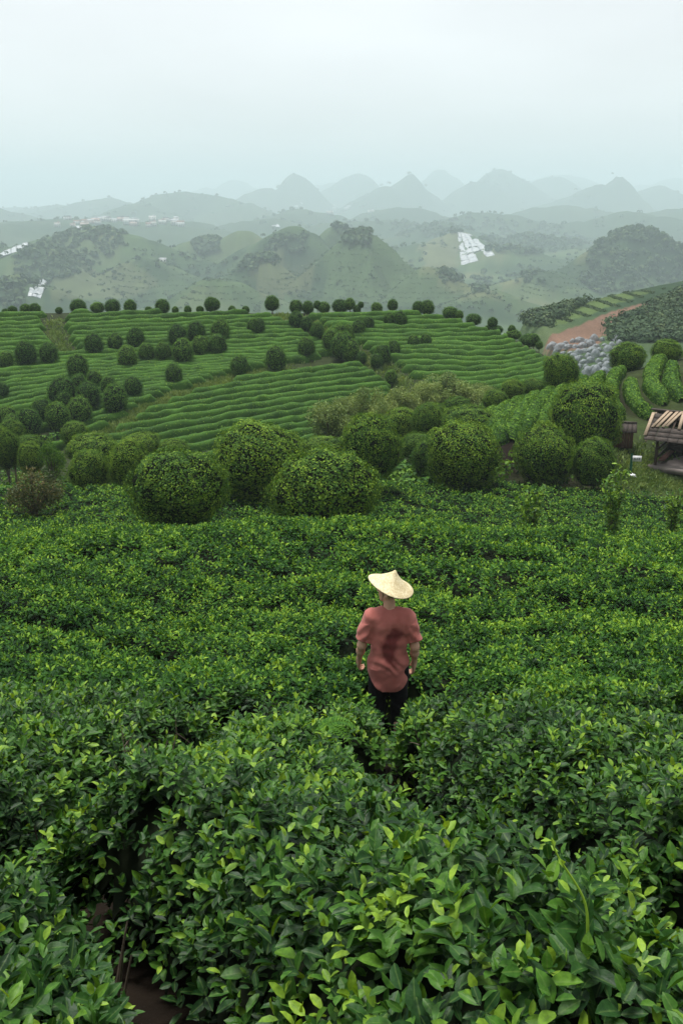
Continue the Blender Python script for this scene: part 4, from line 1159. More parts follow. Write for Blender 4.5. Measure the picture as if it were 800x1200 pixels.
M_SHEET = noise_material('white_sheeting', (0.26, 0.29, 0.31), (0.50, 0.52, 0.53), 0.25, 0.45, 0.2)
def sheeting(px_quad, ylo, yhi, nu, nv, label, gap=0.01):
    """strips of plastic sheeting lying on a slope; corners traced on the hillside"""
    q = [np.array(c, float) for c in px_quad]; ylo *= DS; yhi *= DS
    root = None
    pts = {}
    for i in range(nu):
        for j in range(nv):
            cs = []
            for (du, dv) in ((0, 0), (1, 0), (1, 1), (0, 1)):
                u = (i + (gap if du == 0 else 1 - gap)) / nu; v = (j + (gap * 0.5 if dv == 0 else 1 - gap * 0.5)) / nv
                pp = (q[0] * (1 - u) + q[1] * u) * (1 - v) + (q[3] * (1 - u) + q[2] * u) * v
                pp = pp + np.array([rng.normal(0, 0.25), rng.normal(0, 0.2)])
                cs.append(hit(pp[0], pp[1], 0.35, ylo))
            cs = np.array(cs)
            if nu * nv > 12 and rng.random() < 0.10: continue
            if cs[:, 1].max() > yhi or np.ptp(cs[:, 1]) > 260: continue
            if root is None: root = empty('plastic_sheeting', cs.mean(0) - [0, 0, 0.4])
            off = np.array(root.location)
            # a strip with a raised, rippled middle so that it has body
            g = np.linspace(0, 1, 4)
            V = np.array([(cs[0] * (1 - a) + cs[1] * a) * (1 - b_) + (cs[3] * (1 - a) + cs[2] * a) * b_ for b_ in g for a in g])
            V[:, 2] = np.maximum(V[:, 2], H(V[:, 0], V[:, 1]) + 0.3)
            V[[5, 6, 9, 10], 2] += rng.uniform(0.25, 0.6, 4)
            F = np.array([(r_ * 4 + c_, r_ * 4 + c_ + 1, r_ * 4 + c_ + 5, r_ * 4 + c_ + 4) for r_ in range(3) for c_ in range(3)])
            lowV = V - [0, 0, 0.8]
            ring = [0, 1, 2, 3, 7, 11, 15, 14, 13, 12, 8, 4]
            S = np.array([(ring[k], ring[(k + 1) % 12], ring[(k + 1) % 12] + 16, ring[k] + 16) for k in range(12)])
            new_obj('sheet', mesh_np('sheet', np.concatenate([V, lowV]) - off, [F, S], [M_SHEET], None, None, False), root)
    if root: tag(root, label, 'sheeting')
sheeting([(535, 268), (545, 270), (580, 299), (540, 312)], 600, 1250, 4, 8, 'bright white plastic sheeting on the hillside facing the valley')
sheeting([(0, 297), (52, 276), (54, 284), (0, 303)], 400, 1300, 8, 1, 'white sheeted strip slanting down at the far left hill')
sheeting([(124, 267), (150, 271), (167, 277), (160, 280)], 400, 1300, 6, 1, 'narrow white sheeted strip running down from the rounded left hilltop')
sheeting([(37, 328), (56, 329), (48, 350), (33, 349)], 300, 900, 3, 5, 'small white sheeted patch low on the left hillside')
sheeting([(88, 265), (113, 265), (112, 268), (88, 268)], 400, 1300, 4, 1, 'thin white sheeted edge on the rounded left hilltop')
sheeting([(318, 264), (388, 258), (388, 260), (320, 267)], 400, 1300, 8, 1, 'thin white sheeted line along the crest of the central hill')

# netting draped over rows of young trees
M_NET = noise_material('pale_netting', (0.13, 0.16, 0.17), (0.33, 0.36, 0.38), 2.2, 0.7, 0.3)
def _see_through(m, f):
    t = m.node_tree; o = t.nodes['Material Output']; src = o.inputs[0].links[0].from_socket
    tb = t.nodes.new('ShaderNodeBsdfTransparent'); ms = t.nodes.new('ShaderNodeMixShader'); ms.inputs[0].default_value = f
    t.links.new(src, ms.inputs[1]); t.links.new(tb.outputs[0], ms.inputs[2]); t.links.new(ms.outputs[0], o.inputs[0])
_see_through(M_NET, 0.35)
def net_mesh(seed):
    r = np.random.default_rng(seed)
    n, k = 6, 12
    th = np.linspace(0.05, math.pi / 2, n); ph = np.arange(k) * 2 * math.pi / k
    rad = np.sin(th)[:, None] * (1 + 0.22 * (np.arange(k) % 2)[None] * (np.arange(n) / n)[:, None]) * (1 + 0.13 * r.normal(0, 1, (n, k)))
    V = np.stack([rad * np.cos(ph), rad * np.sin(ph), np.cos(th)[:, None] ** 0.7 * (1 + 0.05 * r.normal(0, 1, (n, k)))], -1).reshape(-1, 3)
    i, j = np.meshgrid(np.arange(n - 1), np.arange(k), indexing='ij'); j2 = (j + 1) % k
    Q = np.stack([i * k + j, (i + 1) * k + j, (i + 1) * k + j2, i * k + j2], -1).reshape(-1, 4)
    V = np.concatenate([V, [[0, 0, 1.02]]])
    T = np.array([(j_, (j_ + 1) % k, n * k) for j_ in range(k)])
    return mesh_np('net_cover', V, [Q, T], [M_NET])
NETS = [net_mesh(k) for k in range(4)]
k = 0
for i in range(11):
    for j in range(7):
        px = 644 + i * 8.6 + j * 3.2 + hr.uniform(-1, 1); py = 400 + j * 6.0 - i * 0.5 + hr.uniform(-0.8, 0.8)
        if not inpoly(np.array(px), np.array(py), [(640, 403), (668, 396), (725, 396), (738, 412), (722, 432), (686, 438), (664, 424)]): continue
        p_ = hit(px, py + 3, 0, 100)
        if p_[1] > 330: continue
        o = new_obj('net_cover', NETS[k % 4]); o.location = (p_[0], p_[1], p_[2] - 0.05)
        sc = p_[1] / FPX; q_ = hr.uniform(0.55, 1.15); o.scale = (sc * 4.6 * q_, sc * 8.0 * q_, sc * hr.uniform(5.5, 9.5) * q_); o.rotation_euler = (0, 0, R(-38) + hr.uniform(-0.3, 0.3))
        tag(o, 'pale netting draped over a young tree below the red earth strip', 'net cover', 'netted young trees'); k += 1
print('nets', k)

# ---------------------------------------------------------------- hut, shed, sign
M_PLANK = noise_material('weathered_plank', (0.030, 0.024, 0.022), (0.095, 0.078, 0.066), 5, 0.9, 0.4, stretch=(1, 8, 8))
M_FRESH = noise_material('fresh_timber', (0.28, 0.21, 0.14), (0.46, 0.36, 0.26), 5, 0.8, 0.2, stretch=(1, 8, 8))
M_POST = noise_material('dark_post', (0.035, 0.025, 0.018), (0.09, 0.06, 0.045), 8, 0.9, 0.3)
M_SLAB = noise_material('hut_floor', (0.20, 0.17, 0.16), (0.30, 0.26, 0.24), 2, 0.9)
M_RUST = noise_material('red_brown_boards', (0.085, 0.040, 0.030), (0.17, 0.085, 0.06), 3, 0.9)
M_GREEN = noise_material('green_paint', (0.015, 0.11, 0.06), (0.03, 0.16, 0.09), 6, 0.5)
M_WHITE = noise_material('white_board', (0.70, 0.72, 0.72), (0.80, 0.82, 0.82), 6, 0.5)
M_INK = noise_material('dark_lettering', (0.01, 0.06, 0.04), (0.02, 0.08, 0.05), 6, 0.6)
def hut():
    b = P(764, 547, 54.0)
    g = float(H(b[0], b[1]))
    o = empty('hut', (b[0], b[1], g), R(-30))
    Lx, Dy, Hp = 5.6, 3.2, 1.75
    mb = MB(); mb.box((Lx / 2, Dy / 2, 0.02), (Lx + 0.5, Dy + 0.3, 0.34)); mb.build('floor', M_SLAB, o, False)
    for xx, yy in ((0.1, 0.1), (Lx - 0.1, 0.1), (0.1, Dy - 0.1), (Lx - 0.1, Dy - 0.1), (Lx / 2, 0.1), (Lx / 2, Dy - 0.1)):
        mb = MB(); mb.tube([(xx, yy, 0.15), (xx + 0.02, yy, 1), (xx, yy, Hp + 0.1 + (0.0))], 0.085, 8); mb.build('post', M_POST, o)
    for z0 in np.arange(0.22, Hp, 0.22):
        mb = MB(); mb.box((Lx / 2, Dy - 0.02 + hr.uniform(-.01, .01), z0 + 0.1), (Lx, 0.035, 0.21)); mb.build('wall_board', M_POST, o, False)
    for z0 in (0.5, 0.95):
        mb = MB(); mb.beam((0.02, 0.15, z0), (0.02, Dy - 0.15, z0), 0.05, 0.13); mb.build('rail', M_PLANK, o, False)
    mb = MB(); mb.beam((0.35, 0.3, 0.42), (0.35, Dy - 0.3, 0.42), 0.34, 0.06); mb.build('bench_board', M_RUST, o, False)
    # roof: courses of boards over both slopes
    rz, ov = 1.15, 0.45
    for side in (0, 1):
        nb = 7
        for c_ in range(nb):
            t0, t1 = c_ / nb, (c_ + 1.18) / nb
            ya = lambda t: (-ov + t * (Dy / 2 + ov)) if side == 0 else (Dy + ov - t * (Dy / 2 + ov))
            za = lambda t: Hp - 0.12 + t * (rz + 0.2)
            xx = -0.55
            while xx < Lx + 0.5:
                w = hr.uniform(0.55, 0.95)
                if not (side == 0 and c_ >= 3 and xx < 0.9 and hr.random() < 0.6):
                    mb = MB(); mb.beam((xx + w / 2, ya(t0), za(t0) + 0.05 + hr.uniform(0, 0.02)), (xx + w / 2, ya(t1), za(t1) + 0.02), w - 0.02, 0.03)
                    mb.build('roof_board', M_PLANK, o, False)
                xx += w
    for xx in np.arange(-0.4, Lx + 0.5, 1.2):
        mb = MB(); mb.beam((xx, -ov, Hp - 0.16), (xx, Dy / 2, Hp + rz), 0.08, 0.1); mb.beam((xx, Dy + ov, Hp - 0.16), (xx, Dy / 2, Hp + rz), 0.08, 0.1); mb.build('rafter', M_FRESH if xx < 0 else M_POST, o, False)
    mb = MB(); mb.beam((-0.7, Dy / 2, Hp + rz + 0.12), (Lx + 0.6, Dy / 2, Hp + rz + 0.12), 0.22, 0.08); mb.build('ridge_board', M_PLANK, o, False)
    for (x0, t0, x1, t1) in ((-0.3, 0.38, 0.25, 0.95), (-0.05, 0.40, 0.45, 0.92), (0.25, 0.42, 0.75, 0.95), (0.45, 0.45, 1.0, 0.97), (1.15, 0.4, 1.1, 0.95), (1.3, 0.80, 2.0, 0.62), (-0.52, 0.1, -0.5, 0.85)):
        y_ = lambda t: -ov + t * (Dy / 2 + ov); z_ = lambda t: Hp - 0.12 + t * (rz + 0.2) + 0.12
        mb = MB(); mb.beam((x0, y_(t0), z_(t0)), (x1, y_(t1), z_(t1)), 0.17, 0.04); mb.build('loose_timber', M_FRESH, o, False)
    tag(o, 'open weathered timber hut with fresh boards lying on its roof', 'hut')
hut()
def shed():
    b = P(727, 531, 55.5)
    g = float(H(b[0], b[1]))
    o = empty('shed', (b[0], b[1], g), R(-12))
    o.scale = (0.62, 0.8, 0.85)
    for k_ in range(7):
        mb = MB(); mb.box((-0.75 + k_ * 0.25, -0.5, 0.6), (0.235, 0.04, 1.2)); mb.build('wall_board', M_RUST, o, False)
    mb = MB(); mb.box((-0.9, 0, 0.6), (0.04, 0.95, 1.2)); mb.build('side_wall', M_RUST, o, False)
    mb = MB(); mb.box((0.9, 0, 0.6), (0.04, 0.95, 1.2)); mb.build('side_wall', M_RUST, o, False)
    for s_ in (-1, 1):
        for k_ in range(6):
            mb = MB(); mb.beam((-1.0 + k_ * 0.4, s_ * 0.75, 1.12), (-1.0 + k_ * 0.4, s_ * 0.02, 1.62), 0.38, 0.04); mb.build('roof_board', M_PLANK, o, False)
    mb = MB(); mb.beam((-1.2, 0, 1.68), (1.2, 0, 1.68), 0.2, 0.05); mb.build('ridge_board', M_PLANK, o, False)
    tag(o, 'small dark shed with a gabled plank roof behind the green post', 'shed')
shed()
def sign():
    b = P(740, 534, 53.0)
    g = float(H(b[0], b[1]))
    o = empty('sign_post', (b[0], b[1], g), R(-8))
    mb = MB(); mb.tube([(0, 0, -0.05), (0, 0, 0.6), (0, 0, 1.12)], 0.07, 8); mb.build('post', M_GREEN, o)
    mb = MB(); mb.box((0.27, -0.09, 0.86), (0.48, 0.03, 0.32)); bd = mb.build('board', M_WHITE, o, False)
    # three small dark characters
    for k_ in range(3):
        mb = MB(); cx = 0.15 + k_ * 0.12
        for (dx, dz, w, h_) in ((0, 0.04, 0.08, 0.016), (0, 0.0, 0.08, 0.016), (0, -0.04, 0.08, 0.016), (-0.03 + 0.03 * (k_ % 2), 0, 0.016, 0.10), (0.03, -0.01, 0.016, 0.09)):
            mb.box((cx + dx, -0.109, 0.86 + dz), (w, 0.006, h_))
        mb.build('lettering', M_INK, bd, False)
    tag(o, 'green post carrying a small white sign with dark characters', 'sign')
    # white sack at its foot
    b2 = P(742, 533, 52.4); g2 = float(H(b2[0], b2[1]))
    r = np.random.default_rng(3)
    th = np.linspace(0, math.pi, 8); ph = np.arange(10) * 2 * math.pi / 10
    V = np.stack([np.sin(th)[:, None] * np.cos(ph) * 0.24, np.sin(th)[:, None] * np.sin(ph) * 0.16, np.cos(th)[:, None] * 0.12 + 0 * ph], -1) * (1 + 0.18 * r.normal(0, 1, (8, 10, 1)))
    i, j = np.meshgrid(np.arange(7), np.arange(10), indexing='ij'); j2 = (j + 1) % 10
    Q = np.stack([i * 10 + j, (i + 1) * 10 + j, (i + 1) * 10 + j2, i * 10 + j2], -1).reshape(-1, 4)
    s_ = new_obj('sack', mesh_np('sack', V.reshape(-1, 3), [Q], [M_WHITE])); s_.location = (b2[0], b2[1], g2 + 0.1)
    tag(s_, 'small crumpled white sack on the ground by the green post', 'sack')
sign()
print('hut', round(time.time() - T0, 1))

# ---------------------------------------------------------------- grass on the paths, saplings, fern, stalk, twigs
M_GRASS = leaf_material('grass_blade', [(0.0, (0.07, 0.13, 0.03)), (0.5, (0.15, 0.24, 0.06)), (1.0, (0.28, 0.36, 0.13))], rough=0.7, trans=0.25, spec=0.2)
def grass(label, centres, spread, n, size, name='grass'):
    ci = rng.integers(0, len(centres) - 1, n); t = rng.random(n)[:, None]
    xy = centres[ci] * (1 - t) + centres[ci + 1] * t + rng.normal(0, spread, (n, 2))
    b = np.c_[xy, H(xy[:, 0], xy[:, 1]) - 0.02]
    ax = unit(np.c_[rng.normal(0, 0.6, (n, 2)), np.ones(n)])
    L = size * rng.uniform(0.5, 1.4, n) * (1 + 0.9 * noise2(xy[:, 0] * 0.7, xy[:, 1] * 0.7, 97))
    V, F, at = leaves_geometry(b, ax, unit(rng.normal(0, 1, (n, 3)) - [0, 1, -0.3]), L, L * 0.35, np.clip(0.5 + 0.5 * noise2(xy[:, 0], xy[:, 1], 98) + rng.normal(0, 0.2, n), 0, 1), near=False)
    tag(new_obj(name, mesh_np(name, V, F, [M_GRASS], None, {'tint': at['tint']})), label, 'grass', None, 'stuff')
grass('pale rough grass strip slanting across the terraced hillside', PATH1[:7], 1.2, 14000, 0.36)
grass('rough grass along the diagonal tree line of the terraced hillside', PATH2, 0.8, 3500, 0.38)
grass('rough grass down the left side of the terraced hillside', PATH3, 0.6, 1200, 0.35)
HUTG = np.array([hit(a, b_, 0, 40)[:2] for a, b_ in ((705, 560), (740, 562), (775, 566), (815, 570), (790, 558), (745, 545))])
grass('short grass on the ground in front of the weathered hut', HUTG, 1.0, 7000, 0.22)

def sapling(px, py_base, h, label, seed, n=220, Y=None):
    r = np.random.default_rng(seed)
    b = hit(px, py_base, 0.5) if Y is None else P(px, py_base, Y)
    g = float(H(b[0], b[1]))
    o = empty('sapling', (b[0], b[1], g))
    mb = MB(); tips = []
    for k_ in range(6):
        a = r.uniform(0, 6.28); sp = r.uniform(0.05, 0.32) * h / 2
        e = np.array([sp * math.cos(a), sp * math.sin(a), h * r.uniform(0.7, 1.0)]); q = np.linspace(0, 1, 7)[:, None]
        c = q ** 1.6 * e * [1, 1, 0] + q * e * [0, 0, 1]
        mb.tube(c, np.linspace(0.018, 0.005, 7), 5); tips.append(c)
    mb.build('stem', M_TWIG, o)
    tips = np.array(tips)
    ki = r.integers(0, 6, n); ti = r.uniform(2.0, 6, n); i0 = np.clip(ti.astype(int), 0, 5)
    base = tips[ki, i0] * (1 - (ti - i0))[:, None] + tips[ki, i0 + 1] * (ti - i0)[:, None] + r.normal(0, 0.05, (n, 3)) * h / 2
    ax = unit(r.normal(0, 0.7, (n, 3)) + [0, 0, 0.35])
    L = r.uniform(0.09, 0.17, n)
    V, F, at = leaves_geometry(base, ax, unit(r.normal(0, 0.4, (n, 3)) + [0, 0, 1]), L, L * 0.5, np.clip(r.normal(0.72, 0.2, n), 0, 1), near=True)
    tag(new_obj('foliage', mesh_np('foliage', V, F, [M_TEA], None, at), o), kind='stuff')
    tag(o, label, 'sapling')
sapling(622, 605, 3.1, 'leafy sapling standing out of the tea field in front of the rounded trees', 1, 750, 30)
sapling(718, 618, 3.4, 'taller leafy sapling standing out of the tea field below the green sign post', 2, 900, 29)
sapling(788, 612, 2.6, 'short leafy sapling standing out of the tea field below the hut', 3, 520, 30)

def fern(px, py, seed, label, scale=1.0):
    r = np.random.default_rng(seed)
    b = hit(px, py, 0.82)
    o = empty('fern', (b[0], b[1], b[2] - 0.75))
    mst = MB()
    for k_ in range(8):
        a = r.uniform(-2.6, 0.6); L = r.uniform(0.28, 0.42) * scale
        q = np.linspace(0, 1, 16)
        c = np.stack([np.cos(a) * q * L * 0.9, np.sin(a) * q * L * 0.9, 0.72 + L * (0.75 * q - 0.75 * q ** 2.2)], -1)
        c0 = np.concatenate([[[0, 0, 0.0]], c])
        mb = MB(); mb.tube(c0, np.linspace(0.004, 0.0015, len(c0)), 4, 0.7)
        t = unit(np.gradient(c, axis=0)); sd = unit(np.cross(t, [0, 0, 1.0]))
        for s_ in (-1, 1):
            Lw = 0.075 * scale * np.sin(np.clip(q * 0.9 + 0.12, 0, 1) * math.pi) ** 0.8 + 0.008
            V, F, at = leaves_geometry(c, unit(sd * s_ + 0.35 * t), np.tile([0, 0, 1.0], (16, 1)), Lw, Lw * 0.32, r.uniform(0.45, 0.75, 16), near=False)
            mb.add(V, F, at['tint'])
        mb.build('frond', M_TEA_FAR, o)
    tag(o, label, 'fern')
fern(372, 850, 1, 'bright green fern arching out of the tea hedge left of the path', 0.7)
fern(300, 790, 5, 'small fern growing between tea rows left of the person', 0.6)
def stalk():
    d_ = pdir(688, 1088)
    ys_ = np.arange(1.2, 6, 0.02); pt = d_ * (ys_ / d_[1])[:, None]
    e0 = pt[int(np.argmax(pt[:, 2] < H(pt[:, 0], pt[:, 1]) + canopy(pt[:, 0], pt[:, 1]) + 0.02))]
    tp = P(653, 985, e0[1] + 0.04); bx_ = e0[:2] - (tp - e0)[:2] * 1.2
    b = np.array([bx_[0], bx_[1], float(H(bx_[0], bx_[1]))])
    o = empty('weed_stalk', b)
    top = P(653, 985, e0[1] + 0.04) - b
    p0, p1 = np.array([0, 0, 0.0]), e0 - b
    q = np.linspace(0, 1, 12)[:, None]
    c = np.concatenate([[p0], p1 * (1 - q) + top * q + np.array([0.012, 0, 0.0]) * np.sin(q * 5)])
    mb = MB(); mb.tube(c, np.linspace(0.0034, 0.0018, len(c)), 6, 1.0); mb.build('stem', M_TEA_FAR, o)
    n = 9
    V, F, at = leaves_geometry(c[-n:] , unit(rng.normal(0, 1, (n, 3)) + [0, 0, 0.4]), unit(rng.normal(0, 0.3, (n, 3)) + [0, 0, 1]), np.full(n, 0.022), np.full(n, 0.01), np.full(n, 0.95), near=False)
    mb = MB(); mb.add(V[-16:], [F[0][:8]], 0.95); mb.build('bud', M_TEA_FAR, o)
    tag(o, 'thin bare yellow green stalk leaning out of the broad glossy tea hedge', 'weed')
stalk()
def bare_twigs(px, py, seed, label, zc=0.55):
    r = np.random.default_rng(seed)
    b = hit(px, py, zc)
    g = float(H(b[0], b[1]))
    o = empty('bare_shrub', (b[0], b[1], g))
    for k_ in range(6):
        a = r.uniform(0, 6.28); e = np.array([0.22 * math.cos(a), 0.22 * math.sin(a), b[2] - g + r.uniform(0.1, 0.3)])
        q = np.linspace(0, 1, 9)[:, None]
        c = e * np.c_[q ** 1.5, q ** 1.5, q] + r.normal(0, 0.012, (9, 3)) * q
        mb = MB(); mb.tube(c, np.linspace(0.008, 0.002, 9), 5)
        for f in range(3):
            i = r.integers(4, 8); d_ = unit(r.normal(0, 1, 3) + [0, 0, 0.8]) * r.uniform(0.06, 0.14)
            mb.tube([c[i], c[i] + d_ * 0.5 + r.normal(0, 0.008, 3), c[i] + d_], [0.004, 0.003, 0.0015], 4)
        mb.build('twig', M_TWIG, o)
    tag(o, label, 'shrub')
bare_twigs(190, 905, 1, 'bare brown forked twigs between tea hedges left of the path')
bare_twigs(150, 925, 4, 'bare brown twigs low in the dark gap between tea hedges')
bare_twigs(497, 872, 2, 'bare pale twigs at the edge of the narrow path behind the person')

# ---------------------------------------------------------------- person
def surface_nets(F, org, h):
    S = F < 0
    c = np.zeros(tuple(np.array(F.shape) - 1), np.int8)
    acc = np.zeros(c.shape + (3,), np.float32); cnt = np.zeros(c.shape, np.float32)
    sl = lambda a, d: tuple(slice(d[k], F.shape[k] - 1 + d[k]) for k in range(3))
    corners = [(i, j, k) for i in (0, 1) for j in (0, 1) for k in (0, 1)]
    for a in corners:
        for ax in range(3):
            if a[ax]: continue
            b = list(a); b[ax] = 1
            fa, fb = F[sl(F, a)], F[sl(F, b)]
            m = (fa < 0) != (fb < 0)
            t = np.where(m, fa / np.where(m, fa - fb, 1), 0)
            for k in range(3): acc[..., k] += m * (a[k] + (t if k == ax else 0))
            cnt += m
    act = cnt > 0
    idx = -np.ones(c.shape, np.int64); idx[act] = np.arange(act.sum())
    g = np.stack(np.nonzero(act), -1)
    V = np.array(org) + h * (g + acc[act] / cnt[act][:, None])
    Q = []
    for ax in range(3):
        o1, o2 = [k for k in range(3) if k != ax]
        s0 = [slice(1, -1)] * 3; s0[ax] = slice(0, F.shape[ax] - 1)
        s1 = list(s0); s1[ax] = slice(1, F.shape[ax])
        a, b = S[tuple(s0)], S[tuple(s1)]
        e = np.stack(np.nonzero(a != b), -1)
        if not len(e): continue
        fl = a[tuple(e.T)]
        e[:, o1] += 1; e[:, o2] += 1
        def cell(d1, d2):
            q = e.copy(); q[:, o1] -= d1; q[:, o2] -= d2
            return idx[tuple(q.T)]
        q = np.stack([cell(0, 0), cell(1, 0), cell(1, 1), cell(0, 1)], -1)
        if ax == 1: fl = ~fl
        q[~fl] = q[~fl][:, ::-1]
        Q.append(q)
    Q = np.concatenate(Q)
    return V, Q[(Q >= 0).all(1)][:, ::-1]

class SDF:
    def __init__(s, lo, hi, h):
        s.h = h; s.lo = np.array(lo, float)
        s.n = np.ceil((np.array(hi) - s.lo) / h).astype(int) + 1
        s.F = np.full(tuple(s.n), 0.08, np.float32)
        s.ax = [s.lo[k] + h * np.arange(s.n[k]) for k in range(3)]
    def _sub(s, lo, hi):
        i0 = np.clip(np.floor((np.array(lo) - s.lo) / s.h).astype(int), 0, s.n - 1); i1 = np.clip(np.ceil((np.array(hi) - s.lo) / s.h).astype(int) + 1, 1, s.n)
        sl = tuple(slice(i0[k], i1[k]) for k in range(3))
        G = np.meshgrid(*[s.ax[k][sl[k]] for k in range(3)], indexing='ij')
        return sl, G
    def _put(s, sl, d, k, sub):
        f = s.F[sl]
        if sub:
            h = np.clip(0.5 - 0.5 * (f + d) / k, 0, 1); s.F[sl] = f * (1 - h) - d * h + k * h * (1 - h)
        else:
            h = np.clip(0.5 + 0.5 * (f - d) / k, 0, 1); s.F[sl] = f * (1 - h) + d * h - k * h * (1 - h)
    def cone(s, a, b, ra, rb, k=0.02, sub=False, sq=None):
        a, b = np.array(a, float), np.array(b, float)
        m = max(ra, rb) * (1.6 if sq else 1) + 0.06
        sl, (X, Y, Z) = s._sub(np.minimum(a, b) - m, np.maximum(a, b) + m)
        v = b - a; L = v @ v
        t = np.clip(((X - a[0]) * v[0] + (Y - a[1]) * v[1] + (Z - a[2]) * v[2]) / L, 0, 1)
        dx, dy, dz = X - a[0] - t * v[0], Y - a[1] - t * v[1], Z - a[2] - t * v[2]
        if sq is not None: dx, dy, dz = dx / sq[0], dy / sq[1], dz / sq[2]
        s._put(sl, np.sqrt(dx * dx + dy * dy + dz * dz) - (ra + (rb - ra) * t), k, sub)
    def ell(s, c, r, k=0.02, rot=None, sub=False):
        c, r = np.array(c, float), np.array(r, float)
        m = r.max() + 0.06
        sl, (X, Y, Z) = s._sub(c - m, c + m)
        q = np.stack([X - c[0], Y - c[1], Z - c[2]], -1)
        if rot is not None: q = q @ np.array(rot)
        k0 = np.sqrt(((q / r) ** 2).sum(-1)); k1 = np.sqrt(((q / r ** 2) ** 2).sum(-1)) + 1e-6
        s._put(sl, k0 * (k0 - 1) / k1, k, sub)
    def mesh(s, name, mats, attrs=None):
        V, Q = surface_nets(s.F, s.lo, s.h)
        return mesh_np(name, V, [Q], mats, None, attrs(V) if attrs else None)

M_SKIN = noise_material('skin', (0.60, 0.35, 0.24), (0.70, 0.43, 0.31), 6, 0.5, spec=0.4)
M_HAIR = noise_material('dark_hair', (0.012, 0.008, 0.006), (0.035, 0.024, 0.018), 60, 0.55, 0.3)
M_TROUSER = noise_material('black_cloth', (0.008, 0.008, 0.010), (0.016, 0.015, 0.018), 30, 0.9, 0.2)
M_STRAP = noise_material('strap', (0.30, 0.25, 0.18), (0.42, 0.36, 0.27), 20, 0.8)

def shirt_material():
    m, t, b, out = mat_new('faded_red_cotton')
    tc = t.nodes.new('ShaderNodeTexCoord')
    n = t.nodes.new('ShaderNodeTexNoise'); n.inputs['Scale'].default_value = 7; n.inputs['Detail'].default_value = 8
    t.links.new(tc.outputs['Object'], n.inputs['Vector'])
    r = ramp(t, [(0.3, (0.41, 0.130, 0.108)), (0.7, (0.52, 0.185, 0.158))])
    t.links.new(n.outputs['Fac'], r.inputs[0])
    # damp patch down the back
    at = t.nodes.new('ShaderNodeAttribute'); at.attribute_name = 'damp'
    mx = t.nodes.new('ShaderNodeMixRGB'); mx.inputs[2].default_value = (0.15, 0.032, 0.032, 1)
    t.links.new(at.outputs['Fac'], mx.inputs[0]); t.links.new(r.outputs[0], mx.inputs[1])
    t.links.new(mx.outputs[0], b.inputs['Base Color'])
    b.inputs['Roughness'].default_value = 0.9; b.inputs['Specular IOR Level'].default_value = 0.15
    b.inputs['Sheen Weight'].default_value = 0.15
    w = t.nodes.new('ShaderNodeTexNoise'); w.inputs['Scale'].default_value = 260
    t.links.new(tc.outputs['Object'], w.inputs['Vector'])
    bp = t.nodes.new('ShaderNodeBump'); bp.inputs['Strength'].default_value = 0.15; bp.inputs['Distance'].default_value = 0.002
    t.links.new(w.outputs['Fac'], bp.inputs['Height']); t.links.new(bp.outputs[0], b.inputs['Normal'])
    return m
M_SHIRT = shirt_material()
def straw_material():
    m, t, b, out = mat_new('woven_straw')
    tc = t.nodes.new('ShaderNodeTexCoord')
    v = t.nodes.new('ShaderNodeTexVoronoi'); v.inputs['Scale'].default_value = 55
    t.links.new(tc.outputs['Object'], v.inputs['Vector'])
    n = t.nodes.new('ShaderNodeTexNoise'); n.inputs['Scale'].default_value = 14; n.inputs['Detail'].default_value = 6
    t.links.new(tc.outputs['Object'], n.inputs['Vector'])
    mx = t.nodes.new('ShaderNodeMath'); mx.operation = 'MULTIPLY_ADD'; mx.inputs[1].default_value = 0.45
    t.links.new(v.outputs['Distance'], mx.inputs[0]); t.links.new(n.outputs['Fac'], mx.inputs[2])
    r = ramp(t, [(0.35, (0.80, 0.72, 0.50)), (0.62, (0.74, 0.65, 0.42)), (0.85, (0.58, 0.48, 0.28))])
    t.links.new(mx.outputs[0], r.inputs[0]); t.links.new(r.outputs[0], b.inputs['Base Color'])
    b.inputs['Roughness'].default_value = 0.75; b.inputs['Specular IOR Level'].default_value = 0.2
    bp = t.nodes.new('ShaderNodeBump'); bp.inputs['Strength'].default_value = 0.4; bp.inputs['Distance'].default_value = 0.003
    t.links.new(v.outputs['Distance'], bp.inputs['Height']); t.links.new(bp.outputs[0], b.inputs['Normal'])
    return m
M_STRAW = straw_material()

